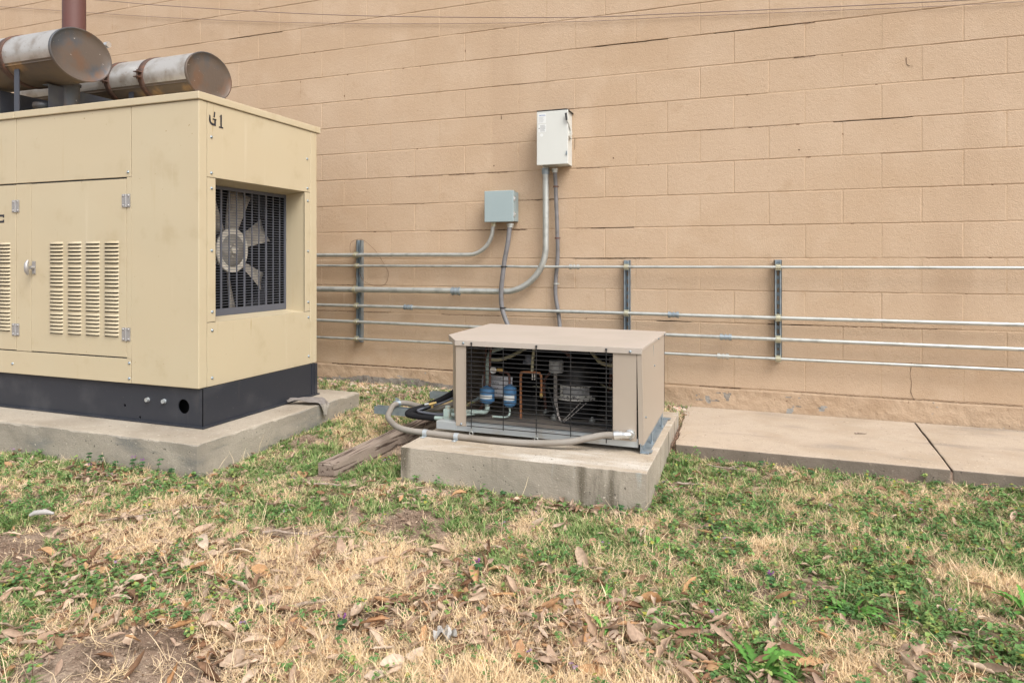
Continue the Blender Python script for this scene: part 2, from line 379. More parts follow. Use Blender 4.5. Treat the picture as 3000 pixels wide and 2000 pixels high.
# ------------------------------------------------------------------ the block wall
B = .2032; X0 = -2.785; Z0 = .962
wall = root('block_wall', 'tan painted concrete block wall of the building behind the equipment', 'wall', (-2.0, 0.1, 0))
def block_mesh(x_w, seed):
    rnd = random.Random(seed); hw, hh = x_w / 2 - .0022, B / 2 - .0028; n = 9
    edge = []
    def jit(a): return rnd.uniform(-a, a)
    for i in range(n): edge.append((-hw + 2 * hw * i / n + (0 if i else jit(.001)), -hh + jit(.0011)))
    for i in range(3): edge.append((hw + jit(.0008), -hh + 2 * hh * i / 3))
    for i in range(n): edge.append((hw - 2 * hw * i / n, hh + jit(.0013)))
    for i in range(3): edge.append((-hw + jit(.0008), hh - 2 * hh * i / 3))
    m = len(edge); bvl = .0028
    fr = [(x * (1 - bvl / hw), 0, z * (1 - bvl / hh)) for x, z in edge]; md = [(x, .0022, z) for x, z in edge]; bk = [(x, .03, z) for x, z in edge]
    mb = MB(); mb.add(fr + md, [tuple(range(m))] + [(m + i, m + (i + 1) % m, (i + 1) % m, i) for i in range(m)], False)
    mb.add(md + bk, [(m + i, m + (i + 1) % m, (i + 1) % m, i) for i in range(m)])
    return mb.mesh('block')
BM = [block_mesh(2 * B, 100 + i) for i in range(10)]
camv = Vector((0, -4.669, .945)); s_, c_ = sin(.373761), cos(.373761)
def in_view(p, m=40):
    q = Vector(p) - camv; d = -s_ * q.x + c_ * q.y
    if d < .1: return False
    u = 1416 + 2055 * (c_ * q.x + s_ * q.y) / d; v = 764.6 - 2055 * q.z / d
    return -m < u < 3000 + m and -m < v < 2000 + m
rest = MB(); rr = random.Random(5)
vert = MB()
for r in range(-15, 4):
    z = Z0 - r * B - B / 2
    k = -32 + ((r) % 2)
    while k < 44:
        xc = X0 + (k + 1) * B
        y = rr.uniform(-.0010, .0010)
        corners = [(xc + dx, 0, z + dz) for dx in (-B, 0, B) for dz in (-B / 2, B / 2)]
        if any(in_view(p) for p in corners):
            inst('block', BM[rr.randrange(10)], M['wall'], wall, (xc, y, z))
            vert.box(xc - B - .0045, xc - B + .0045, .0004 + abs(rr.gauss(0, .0006)), .02, z - B / 2 + .004, z + B / 2 - .004)
        else:
            rest.box(xc - B + .003, xc + B - .003, y, .03, z - B / 2 + .0042, z + B / 2 - .0042)
        k += 2
o = part('block_field', rest, M['wall'], wall); o['kind'] = 'stuff'
for r in range(-15, 5):
    x = X0 - 30 * B
    while x < X0 + 40 * B:
        L = rr.uniform(.12, .6); vert.box(x, x + L - .0005, .0016 + min(.0034, abs(rr.gauss(0, .0017))), .02, Z0 - r * B - .0045, Z0 - r * B + .0045); x += L
o = part('head_joint', vert, M['mortar'], wall); o['kind'] = 'stuff'
mb = MB(); mb.box(X0 - 32 * B, X0 + 44 * B, .0050, .12, .14, 4.2); part('bed_joint', mb, M['mortar'], wall)
# footing with a rough front
fx = np.linspace(X0 - 24 * B, X0 + 44 * B, 2200); fzs = np.concatenate([[-.12, -.05], np.linspace(-.03, .14, 24), [.146]])
FX, FZ = np.meshgrid(fx, fzs)
FY = -.006 - (vnoise(FX, FZ * 3, 6, 31) - .5) * .007 - (vnoise(FX, FZ, 38, 33) - .5) * .0045
FZ2 = FZ.copy(); FZ2[-1] += (vnoise(fx, fx * 0, 9, 77) - .5) * .010
FY[-1] = .012
fv = np.stack([FX, FY, FZ2], -1).reshape(-1, 3); n1 = len(fx); i1 = (np.arange(len(fzs) - 1)[:, None] * n1 + np.arange(n1 - 1)[None, :]).reshape(-1)
ff = np.stack([i1, i1 + 1, i1 + n1 + 1, i1 + n1], -1)
me = np_mesh('footing', fv - np.array([-2.0, .1, 0]), ff); me.materials.append(M['footing']); me.materials.append(M['footing_bare'])
cen = fv[ff].mean(1); edge_h = .055 + (vnoise(cen[:, 0], cen[:, 0] * 0, 5, 41) - .5) * .05
mi = ((cen[:, 2] < edge_h * np.clip((-1.2 - cen[:, 0]) * 1.5, .2, 1)) | ((cen[:, 0] > -.37) & (cen[:, 0] < .35) & ((.6 * vnoise(cen[:, 0], cen[:, 2] * 2, 17, 43) + .4 * vnoise(cen[:, 0], cen[:, 2] * 1.5, 60, 44)) > .69) & (np.abs(cen[:, 2] - .09) < .030))).astype(np.int32)
me.polygons.foreach_set('material_index', mi)
o = bpy.data.objects.new('footing', me); COL.objects.link(o); o.parent = wall; ORIGIN[o] = ORIGIN[wall]
# open cracks along joints: (x0, x1, course line r)
cr = random.Random(3)
def crack(pts, wd):
    mb = MB()
    for (x, z), (x2, z2) in zip(pts, pts[1:]):
        d = Vector((x2 - x, z2 - z)); nn = Vector((-d.y, d.x)).normalized(); w0 = wd * cr.uniform(.3, 1); w1 = wd * cr.uniform(.3, 1)
        mb.add([(x - nn.x * w0, -.0016, z - nn.y * w0), (x2 - nn.x * w1, -.0016, z2 - nn.y * w1), (x2 + nn.x * w1, -.0016, z2 + nn.y * w1), (x + nn.x * w0, -.0016, z + nn.y * w0)], [(0, 1, 2, 3)])
        mb.add([(x - nn.x * w0, .004, z - nn.y * w0), (x + nn.x * w0, .004, z + nn.y * w0)], [])
    return mb
def hcrack(x0, x1, r, wd=.0022, amp=.002):
    n = max(4, int((x1 - x0) / .012)); z = Z0 - r * B
    part('joint_crack', crack([(x0 + (x1 - x0) * i / n, z + cr.uniform(-amp, amp)) for i in range(n + 1)], wd), M['crack'], wall)
for a in [(-2.1, -1.90, -3, .0025), (-1.79, -1.64, -3, .002), (-1.585, -1.30, -2, .0018), (-2.45, -2.15, -3, .0018), (-1.62, -1.30, -6, .0014), (-1.83, -1.55, -4, .0014),
          (-2.25, -1.70, -1, .0020), (-1.72, -1.50, -1, .004), (-2.6, -2.3, -2, .0014), (-1.15, -.98, -3, .0018), (-1.2, -.95, -1, .0015), (-1.45, -1.27, -2, .0026),
          (-3.1, -2.2, 4, .0035), (-2.2, -1.6, 4, .004), (-3.3, -2.6, 2, .0018), (-2.16, -1.7, 2, .002), (-3.3, -2.9, 1, .0018), (.30, .55, 2, .002), (.56, .95, 2, .0018),
          (.23, .42, -8, .003), (.2, .32, -7, .0028), (.2, .32, -6, .0028), (.82, 1.05, -9, .0026), (.2, .55, -10, .0022), (.55, 1.0, -11, .0024), (-.3, .2, -4, .0012), (-1.3, -.9, -9, .0014), (-.35, -.1, 4, .003), (.2, 1.35, 4, .0016)]:
    hcrack(a[0], a[1], a[2], a[3])
# the stepped crack running down to the sidewalk joint
part('joint_crack', crack([(.823, .36), (.815, .30), (.822, .24), (.818, .19), (.832, .15), (.848, .12), (.866, .09), (.882, .06), (.895, .03)], .0016), M['crack'], wall)
part('joint_crack', crack([(.795, 2.12), (.797, 2.08), (.812, 2.07), (.83, 2.065)], .0022), M['crack'], wall)
part('joint_crack', crack([(-1.695, 1.98), (-1.693, 1.945)], .003), M['crack'], wall)
part('joint_crack', crack([(-1.163, 1.78), (-1.165, 1.70)], .002), M['crack'], wall)
for x, z in ((-1.75, 1.62), (-.90, 1.63), (.23, 1.62)):
    mb = MB(); mb.cyl((x, -.001, z), (x, .0, z), .005, 8); part('drill_hole', mb, M['crack'], wall)

# ------------------------------------------------------------------ concrete pads
def pad(name, label, x0, x1, y0, y1, zt, mt, ms, chip, origin):
    """box with roughened arrises; top and sides carry their own concrete"""
    nxn, nyn = int((x1 - x0) / .02), int((y1 - y0) / .02)
    per = [(x0 + (x1 - x0) * i / nxn, y0) for i in range(nxn)] + [(x1, y0 + (y1 - y0) * i / nyn) for i in range(nyn)] + [(x1 - (x1 - x0) * i / nxn, y1) for i in range(nxn)] + [(x0, y1 - (y1 - y0) * i / nyn) for i in range(nyn)]
    P = np.array(per); cx, cy = (x0 + x1) / 2, (y0 + y1) / 2; n = len(P)
    def inset(d):
        q = P.copy(); q[:, 0] -= np.sign(P[:, 0] - cx) * np.where((np.abs(P[:, 0] - x0) < 1e-6) | (np.abs(P[:, 0] - x1) < 1e-6), d, 0)
        q[:, 1] -= np.sign(P[:, 1] - cy) * np.where((np.abs(P[:, 1] - y0) < 1e-6) | (np.abs(P[:, 1] - y1) < 1e-6), d, 0); return q
    nz = vnoise(P[:, 0], P[:, 1], 14, 61) * .7 + vnoise(P[:, 0], P[:, 1], 45, 62) * .5
    c = chip * np.clip(nz - .25, .15, 1.2)
    rings = []
    for dz, dd in ((0, c * 1.8), (-.35, c * .7), (-1.1, c * 0)):
        q = inset(dd); rings.append(np.c_[q, zt + dz * c])
    for z in (zt - .05, zt - .10, -.16):
        q = inset((vnoise(P[:, 0] + z, P[:, 1], 10, 65) - .5) * chip * .5); rings.append(np.c_[q, np.full(n, z)])
    v = np.concatenate(rings); f = []; mi = []
    for k in range(len(rings) - 1):
        for i in range(n):
            j = (i + 1) % n; f.append((k * n + i, (k + 1) * n + i, (k + 1) * n + j, k * n + j)); mi.append(0 if k < 1 else 1)
    f.append(tuple(range(n))); mi.append(0)
    mb = MB(); mb.add([tuple(p) for p in v], f); mb.mi = mi; mb.sm = [False] * len(f)
    return solo(name, mb, [mt, ms], label, 'concrete pad', origin)
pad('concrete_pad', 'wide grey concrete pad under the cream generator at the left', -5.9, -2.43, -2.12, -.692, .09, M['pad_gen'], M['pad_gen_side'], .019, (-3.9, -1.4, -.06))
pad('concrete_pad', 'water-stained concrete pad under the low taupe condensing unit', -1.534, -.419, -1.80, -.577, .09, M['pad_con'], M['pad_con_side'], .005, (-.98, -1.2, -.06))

# ------------------------------------------------------------------ generator
gen = root('generator', 'cream enclosed standby generator on a dark skid with mufflers on its roof', 'generator', (-3.9, -1.37, .09))
XE, YF, YB = -2.649, -1.877, -.853; XL = -5.6
# skid with real holes
def holed_plate(x0, x1, z0, z1, y, holes, t=.006):
    """vertical plate facing -y with round holes; each hole sits in its own square cell of the plate"""
    mb = MB(); cells = sorted(holes)
    xcur = x0
    for cx, cz, r in cells:
        h = r * 1.25; a, b = cx - h, cx + h
        mb.add([(xcur, y, z0), (a, y, z0), (a, y, z1), (xcur, y, z1)], [(0, 1, 2, 3)])
        n = 24; ring = [(cx + r * cos(2 * pi * i / n), y, cz + r * sin(2 * pi * i / n)) for i in range(n)]
        ringb = [(p[0], y + t, p[2]) for p in ring]
        sq = []
        for i in range(n):
            q = 2 * pi * i / n; m_ = max(abs(cos(q)), abs(sin(q))); sq.append((cx + h * cos(q) / m_, y, cz + h * sin(q) / m_))
        mb.add(ring + sq, [(i, n + i, n + (i + 1) % n, (i + 1) % n) for i in range(n)])
        mb.add(ring + ringb, [(i, (i + 1) % n, n + (i + 1) % n, n + i) for i in range(n)])
        mb.add([(a, y, z0), (b, y, z0), (b, y, cz - h), (a, y, cz - h)], [(0, 1, 2, 3)])
        mb.add([(a, y, cz + h), (b, y, cz + h), (b, y, z1), (a, y, z1)], [(0, 1, 2, 3)])
        xcur = b
    mb.add([(xcur, y, z0), (x1, y, z0), (x1, y, z1), (xcur, y, z1)], [(0, 1, 2, 3)]); return mb
mb = holed_plate(XL, -2.639, .098, .293, -1.857, [(-2.768, .193, .0375), (-3.177, .168, .008), (-3.068, .113, .007)])
mb.box(-2.645, -2.639, -1.857, -.877, .098, .293); mb.box(XL, -2.639, -.883, -.877, .098, .293)
mb.box(XL, -2.622, -1.874, -1.858, .091, .099); mb.box(-2.655, -2.622, -1.858, -.86, .091, .099)
mb.box(-2.6388, -2.628, -.905, -.877, .099, .293); mb.box(-2.6388, -2.6335, -.925, -.9055, .099, .293)
mb.box(XL, -2.66, -1.84, -.89, .0905, .094)
skid = part('skid', mb, M['skid'], gen)
mb = MB(); mb.box(-5.5, -2.66, -1.78, -.90, .10, .288); part('skid_interior', mb, M['black'], gen)
mb = MB(); mb.cyl((0, 0, 0), (0, -.016, 0), .0115, 6); mb.cyl((0, -.001, 0), (0, -.003, 0), .0125, 14); bolt_big = mb.mesh('bolt')
inst('bolt', bolt_big, M['zinc'], gen, (-3.01, -1.857, .212)); inst('bolt', bolt_big, M['zinc'], gen, (-2.896, -1.857, .212))
# enclosure shell behind the panels (open at the radiator end)
mb = MB(); t = .004
mb.box(XL, -2.66, YF + .012, YF + .016, .294, 1.766)          # front liner
mb.box(XL, -2.66, YB - .016, YB - .012, .294, 1.766)
mb.box(XL, -2.66, YF + .017, YB - .017, .296, .300)
mb.box(-2.664, -2.660, YF + .018, -1.770, .302, 1.764); mb.box(-2.664, -2.660, -.970, YB - .018, .302, 1.764)
mb.box(-2.664, -2.660, -1.769, -.971, 1.39, 1.764); mb.box(-2.664, -2.660, -1.769, -.971, .302, .612)
part('inner_shell', mb, M['grey_dark'], gen)
def panel(name, x0, x1, y0, y1, z0, z1, par=gen, m='cream', b=.0018, label=None):
    mb = MB(); mb.box(x0, x1, y0, y1, z0, z1); return part(name, mb, M[m], par, b, label)
# corner post, an L in plan
mb = MB(); mb.prism([(-3.108, YF), (XE, YF), (XE, -1.8195), (XE - .010, -1.8195), (XE - .010, YF + .010), (-3.108, YF + .010)], .294, 1.766)
part('corner_post', mb, M['cream'], gen, .004, seg=3)
mb = MB(); mb.prism([(XE - .010, -.9215), (XE, -.9215), (XE, YB), (-5.6, YB), (-5.6, YB - .01), (XE - .010, YB - .01)], .294, 1.766)
part('corner_post', mb, M['cream'], gen, .004, seg=3)
panel('upper_side_panel', -3.998, -3.1115, YF + .001, YF + .010, 1.3935, 1.766)
panel('upper_side_panel', XL, -4.0015, YF + .001, YF + .010, 1.3935, 1.766)
panel('lower_side_panel', XL, -3.1115, YF + .001, YF + .010, .294, .4235)
panel('hinge_jamb', -3.1420, -3.1085, YF + .0012, YF + .010, .4245, 1.3925)
panel('centre_post', -3.999, -3.8765, YF + .0012, YF + .010, .427, 1.386)
panel('end_upper_panel', XE - .010, XE - .001, -1.8165, -.9240, 1.3800, 1.766)
panel('end_lower_panel', XE - .010, XE - .001, -1.8165, -.9240, .294, .6250)
panel('opening_trim', XE - .010, XE - .001, -1.8165, -1.757, .6280, 1.3770)
panel('opening_trim', XE - .010, XE - .001, -.9810, -.9240, .6280, 1.3770)
# reveal of the radiator opening
mb = MB(); mb.add([(XE - .003, -1.757, 1.379), (XE - .003, -.981, 1.379), (-2.80, -.981, 1.362), (-2.80, -1.757, 1.362)], [(0, 1, 2, 3)])
mb.add([(XE - .003, -1.757, .626), (XE - .003, -.981, .626), (-2.80, -.981, .640), (-2.80, -1.757, .640)], [(3, 2, 1, 0)])
mb.add([(XE - .003, -.981, .626), (XE - .003, -.981, 1.379), (-2.80, -.981, 1.362), (-2.80, -.981, .640)], [(0, 3, 2, 1)])
mb.add([(XE - .003, -1.757, .626), (XE - .003, -1.757, 1.379), (-2.80, -1.757, 1.362), (-2.80, -1.757, .640)], [(0, 1, 2, 3)])
part('opening_reveal', mb, M['cream'], gen)
# roof cap
mb = MB(); mb.box(-4.003, XE + .008, YF - .010, -.82, 1.768, 1.808); part('roof_cap', mb, M['cream'], gen, .005, seg=3)
mb = MB(); mb.box(XL, -4.0055, YF - .010, -.82, 1.768, 1.807); part('roof_cap', mb, M['cream'], gen, .005, seg=3)
# radiator grille
gr = MB(); gr.box(-2.796, -2.790, -1.757, -.981, 1.342, 1.362); gr.box(-2.796, -2.790, -1.757, -.981, .640, .680)
gr.box(-2.796, -2.790, -.999, -.981, .680, 1.342); gr.box(-2.796, -2.790, -1.757, -1.740, .680, 1.342)
grille = part('radiator_grille', gr, M['grille'], gen)
mbh = MB(); mbh.box(-.0015, .0015, -.370, .370, -.0014, .0014); hb = mbh.mesh('bar')
mbv = MB(); mbv.box(-.0022, .0022, -.0036, .0036, -.331, .331); vb = mbv.mesh('bar')
for i in range(42): inst('bar', hb, M['grille'], grille, (-2.793, -1.369, .680 + .662 * (i + 1) / 43))
for i, y in enumerate([-1.686, -1.622, -1.558, -1.494, -1.432, -1.3675, -1.3022, -1.2397, -1.1744, -1.108, -1.044]):
    inst('bar', vb, M['grille'], grille, (-2.7928, y, 1.011), scale=(1, 1.9 if i in (2, 5, 8) else 1, 1))
# shroud plate with round hole, and the cavity
n = 48; cy_, cz_, R_ = -1.36, 1.007, .425
ring = [(-2.955, cy_ + R_ * cos(2 * pi * i / n), cz_ + R_ * sin(2 * pi * i / n)) for i in range(n)]
sq = []
for i in range(n):
    q = 2 * pi * i / n; m_ = max(abs(cos(q)), abs(sin(q))); sq.append((-2.955, cy_ + .455 * cos(q) / m_, cz_ + .455 * sin(q) / m_))
mb = MB(); mb.add(ring + sq, [(i, n + i, n + (i + 1) % n, (i + 1) % n) for i in range(n)])
mb.add(ring + [(p[0] - .05, p[1], p[2]) for p in ring], [(i, (i + 1) % n, n + (i + 1) % n, n + i) for i in range(n)], True)
part('fan_shroud', mb, M['grey_dark'], gen)
mb = MB(); mb.box(-3.30, -3.29, -1.84, -.89, .31, 1.75); mb.box(-3.29, -2.80, -.975, -.965, .62, 1.39); mb.box(-3.29, -2.80, -1.77, -1.76, .62, 1.39); mb.box(-3.29, -2.80, -1.76, -.975, 1.366, 1.372); mb.box(-3.29, -2.80, -1.76, -.975, .625, .632)
part('radiator_cavity', mb, M['black'], gen)  # cavity walls behind the fan, black to put its shade into the colour
# fan
XFN = -2.885
dsc = MB(); dsc.lathe((XFN, cy_, cz_), [(.098, -.03), (.098, -.002), (.096, .004), (.03, .004)], 40, 'x'); mb = MB(); mb.lathe((XFN, cy_, cz_), [(.0985, .001), (.104, .006), (.108, .001)], 48, 'x')
mb.lathe((XFN, cy_, cz_), [(.124, -.012), (.131, -.012), (.131, .002), (.124, .002)], 48, 'x')
for i in range(34):
    q = 2 * pi * i / 34; r0, r1 = .098, .126; 
    a = Vector((0, cos(q), sin(q))); b = Vector((0, -sin(q), cos(q))); c = Vector((XFN - .008, cy_, cz_))
    mb.add([c + a * r0 - b * .0022, c + a * r1 - b * .0022, c + a * r1 + b * .0022, c + a * r0 + b * .0022,
            c + a * r0 - b * .0022 - Vector((.02, 0, 0)), c + a * r1 - b * .0022 - Vector((.02, 0, 0)), c + a * r1 + b * .0022 - Vector((.02, 0, 0)), c + a * r0 + b * .0022 - Vector((.02, 0, 0))],
           [(0, 1, 2, 3), (0, 4, 5, 1), (3, 2, 6, 7)])
mb.lathe((XFN, cy_, cz_), [(.018, .016), (.020, .012), (.020, .0045)], 20, 'x')
mb.lathe((XFN, cy_, cz_), [(.009, .0175), (.009, .0165)], 12, 'x')
for i in range(6):
    q = 2 * pi * i / 6 + .3; mb.cyl((XFN + .004, cy_ + .036 * cos(q), cz_ + .036 * sin(q)), (XFN + .010, cy_ + .036 * cos(q), cz_ + .036 * sin(q)), .005, 6)
fan = part('fan', mb, M['fanring'], gen); part('hub', dsc, M['fandisc'], fan)
mb = MB(); v = []; f = []; nr = 6
for i in range(nr):
    t = i / (nr - 1); r = .112 + (.392 - .112) * t; ch = .075 + .085 * t; pit = radians(48 - 20 * t)
    for j in range(4):
        u = j / 3 - .5; camber = -.012 * (1 - (2 * u) ** 2)
        rr2 = r - (0.030 * (u + .5) if i == nr - 1 else 0)
        v.append((u * ch * sin(pit) * .8 + camber, u * ch * cos(pit), rr2))
for i in range(nr - 1):
    for j in range(3): f.append((i * 4 + j, i * 4 + j + 1, (i + 1) * 4 + j + 1, (i + 1) * 4 + j))
mb.add(v, f, True); blade = mb.mesh('blade')
for k in range(7):
    th = radians(72 - 51.43 * k) - pi / 2
    o = inst('blade', blade, M['fan'], fan, (XFN - .045, cy_, cz_), (th, 0, 0))
    md = o.modifiers.new('solid', 'SOLIDIFY'); md.thickness = .003
# doors
def door(x0, x1, louver_cols, hinges, handle, label):
    mb = MB(); mb.box(x0, x1, YF + .0006, YF + .010, .4305, 1.3845)
    d = part('door', mb, M['cream'], gen, .002, label)
    for cx in louver_cols:
        for gidx in range(4):
            for k in range(6):
                z = 1.043 - gidx * .1312 - k * .0207
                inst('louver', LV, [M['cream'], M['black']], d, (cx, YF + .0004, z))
    for z in hinges: 
        inst('hinge', HG, [M['hinge'], M['hinge']], d, (x1 + .001, YF, z))
    if handle:
        inst('handle', HD, M['hinge'], d, (-3.858, YF, .908))
    return d
# louver: pressed scoop, open below
mb = MB(); L2 = .052
v = [(-L2, 0, .0095), (L2, 0, .0095), (L2, 0, -.0025), (-L2, 0, -.0025), (-L2 + .006, -.0095, -.0028), (L2 - .006, -.0095, -.0028), (-L2 + .006, -.0085, .0015), (L2 - .006, -.0085, .0015)]
mb.add(v, [(0, 6, 7, 1), (6, 4, 5, 7), (0, 3, 4, 6), (1, 7, 5, 2)], True)
mb.add([(-L2 + .002, -.0008, -.0090), (L2 - .004, -.0008, -.0090), (L2 - .002, -.0008, -.0005), (-L2 + .002, -.0008, -.0005)], [(0, 1, 2, 3)], mi=1)  # black strip below the lip, shade of the opening put in as colour
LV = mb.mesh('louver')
mb = MB(); mb.box(-.029, -.003, -.0035, 0, -.035, .035); mb.box(.003, .029, -.0035, 0, -.035, .035); mb.cyl((0, -.0045, -.035), (0, -.0045, .035), .0042, 10)
for sx in (-1, 1):
    for sz in (-1, 1): mb.lathe((sx * .019, -.0035, sz * .026), [(.0058, 0), (.0052, -.003), (.002, -.0045)], 10, 'y', mi=1)
HG = mb.mesh('hinge')
mb = MB(); mb.lathe((.012, 0, 0), [(.010, -.026), (.010, 0)], 14, 'y'); 
mb.add([], []); mb.box(-.002, .022, -.006, 0, -.036, .036); mb.tube([(-.002, -.030, -.040), (0, -.040, -.02), (.002, -.042, 0), (0, -.040, .02), (-.002, -.030, .040)], [.006, .011, .012, .011, .006], 10)
HD = mb.mesh('handle')
door(-3.8735, -3.1445, [-3.6695, -3.5280, -3.3905, -3.2495], [1.267, .554], True, 'louvered door at the right')
door(-4.87, -4.0025, [-4.66, -4.52, -4.38, -4.24, -4.10], [1.262, .549], False, 'louvered door at the photo edge')
# small bolts with washers
mb = MB(); mb.lathe((0, 0, 0), [(.0085, 0), (.0085, -.0015), (.005, -.002), (.0048, -.006), (.003, -.007)], 8, 'y'); SB = mb.mesh('bolt')
for x, z in ((-3.132, 1.419), (-3.123, .401), (-3.123, .319), (-4.03, .35)): inst('bolt', SB, M['galvdull'], gen, (x, YF + .001, z))
for y, z in ((-1.788, 1.589), (-1.788, 1.402), (-1.786, 1.323), (-1.785, .999), (-1.782, .680), (-1.782, .584), (-1.782, .336),
             (-.956, 1.588), (-.953, 1.403), (-.950, 1.324), (-.947, 1.007), (-.945, .686), (-.943, .589), (-.940, .344)):
    inst('bolt', SB, M['galvdull'], gen, (XE - .001, y, z), (0, 0, pi / 2))
# lettering: stencilled "G1" (the G half worn off) and the C at the photo edge
def flat(polys, plane):
    mb = MB()
    for p in polys: mb.add([plane(a, b) for a, b in p], [tuple(range(len(p)))])
    return mb
pe = lambda a, b: (XE + .0002, -1.806 + a, 1.647 + b)
arc = lambda cx, cz, r0, r1, a0, a1, n=10, sx=1: [(cx + sx * r1 * cos(radians(a0 + (a1 - a0) * i / n)), cz + r1 * sin(radians(a0 + (a1 - a0) * i / n))) for i in range(n + 1)] + [(cx + sx * r0 * cos(radians(a1 + (a0 - a1) * i / n)), cz + r0 * sin(radians(a1 + (a0 - a1) * i / n))) for i in range(n + 1)]
part('lettering', flat([arc(.026, .030, .013, .026, 160, 268, 10), [(.024, .004), (.050, .004), (.050, .038), (.038, .038), (.038, .016), (.024, .015)], [(.026, .034), (.054, .034), (.054, .041), (.026, .041)],
      [(.000, .030), (.012, .030), (.011, .052), (.002, .056)], [(.032, .048), (.042, .048), (.046, .076), (.036, .078)]], pe), M['darkink'], gen)
part('lettering', flat([[(.082, .008), (.094, .008), (.094, .072), (.088, .072), (.074, .058), (.082, .060)], [(.072, 0), (.104, 0), (.104, .008), (.072, .008)]], pe), M['darkink'], gen)
pf = lambda a, b: (-4.101 + a, YF - .0001, 1.192 + b)
part('lettering', flat([[(-.058, .024), (0, .024), (0, .006), (-.012, .006), (-.012, .012), (-.058, .012)], [(-.058, -.012), (-.012, -.012), (-.012, -.006), (0, -.006), (0, -.024), (-.058, -.024)], [(-.070, -.018), (-.058, -.024), (-.058, .024), (-.070, .018)]], pf), M['darkink'], gen)
# mufflers
def muffler(xc, yc, zc, L, bands, legx):
    a, b = .200, .150
    def prof(x, k=1.0): return [(x, yc + a * k * cos(2 * pi * i / 48), zc + b * k * sin(2 * pi * i / 48)) for i in range(48)]
    mb = MB(); rings = [prof(xc - L), prof(xc - .004), prof(xc, .995)]
    v = sum(rings, []); f = []; mi = []
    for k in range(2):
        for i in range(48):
            j = (i + 1) % 48; f.append((k * 48 + i, k * 48 + j, (k + 1) * 48 + j, (k + 1) * 48 + i)); mi.append(1 if 27 <= i < 47 else 0)  # lower part of the shell takes the darker brown material
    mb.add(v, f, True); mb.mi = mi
    shell = part('muffler', mb, [M['alum'], M['bellydark']], gen)
    mb = MB(); rr_ = [(1.012, -.012), (1.02, .003), (1.005, .005), (.965, .002), (.94, -.006), (.6, -.004), (.25, -.003)]
    v = sum([prof(xc + h, k) for k, h in rr_], []); f = []
    for k in range(len(rr_) - 1):
        for i in range(48): j = (i + 1) % 48; f.append((k * 48 + i, k * 48 + j, (k + 1) * 48 + j, (k + 1) * 48 + i))
    mb.add(v, f, True); mb.add(prof(xc - .003, .25), [tuple(range(48))]); part('end_cap', mb, M['rustcap'], shell)
    for bx in bands:
        mb = MB(); v = sum([prof(bx - .022, 1.0), prof(bx - .022, 1.03), prof(bx + .022, 1.03), prof(bx + .022, 1.0)], []); f = []
        for k in range(3):
            for i in range(48): j = (i + 1) % 48; f.append((k * 48 + i, k * 48 + j, (k + 1) * 48 + j, (k + 1) * 48 + i))
        mb.add(v, f, True)
        # clamp ears at the front
        mb.box(bx - .020, bx + .020, yc - a - .040, yc - a * 1.01, zc + .010, zc + .015); mb.box(bx - .020, bx + .020, yc - a - .040, yc - a * 1.01, zc - .022, zc - .017)
        mb.cyl((bx, yc - a - .025, zc - .035), (bx, yc - a - .025, zc + .028), .005, 8)
        part('band', mb, M['rust'], shell)
    # long lower seam
    mb = MB(); q = radians(-152); p = (yc + a * 1.005 * cos(q), zc + b * 1.005 * sin(q)); mb.box(xc - L, xc - .012, p[0] - .004, p[0] + .004, p[1] - .003, p[1] + .003); part('seam', mb, M['bellydark'], shell)
    for lx in legx:
        mb = MB(); mb.box(lx - .020, lx + .020, yc - .16, yc - .154, 1.808, zc - b * .60); mb.box(lx - .020, lx + .020, yc + .154, yc + .16, 1.808, zc - b * .60)
        mb.box(lx - .020, lx + .020, yc - .16, yc + .16, 1.808, 1.814)
        mb.tube([(lx + .12, yc + .17, 1.81), (lx - .0, yc + .17, 2.03)], .013, 8); mb.tube([(lx - .12, yc + .17, 1.81), (lx - .0, yc + .17, 2.03)], .013, 8)
        part('bracket', mb, M['flash'], shell)
    return shell
m1 = muffler(-3.70, -1.694, 2.153, 1.35, [-4.12, -4.7], [-4.03, -4.75])
m2 = muffler(-3.30, -1.098, 2.134, 1.55, [-3.675, -3.97], [-3.80, -4.5])
mb = MB(); mb.cyl((-3.93, -1.60, 1.808), (-3.93, -1.60, 2.03), .062, 24); mb.lathe((-3.93, -1.60, 2.015), [(.070, 0), (.070, .012)], 24); part('exhaust_inlet', mb, M['rustcap'], gen)
mb = MB(); mb.lathe((-4.02, -1.70, 1.808), [(.03, 0), (.03, .05), (.05, .055), (.055, .07), (.052, .085), (.03, .09)], 20); part('exhaust_flange', mb, M['rustcap'], gen)
mb = MB(); mb.cyl((-4.616, -1.02, 2.0), (-4.616, -1.02, 4.2), .077, 32); part('exhaust_stack', mb, M['redpipe'], gen)
mb = MB(); mb.cyl((-3.98, -1.36, 2.33), (-3.88, -1.36, 2.33), .016, 12); mb.cyl((-3.9, -1.36, 2.33), (-3.875, -1.36, 2.33), .021, 6); part('sensor_plug', mb, M['chrome'], gen)
for x0, lab in ((-3.902, 'slate coloured rain guard plate nearer the corner'), (-4.325, 'slate coloured rain guard plate at the photo edge')):
    mb = MB(); mb.box(x0 - .004, x0, -1.75, -.95, 1.8085, 1.990); mb.box(x0 - .05, x0 - .004, -1.75, -.95, 1.986, 1.990)
    part('rain_guard', mb, M['flash'], gen, label=lab)

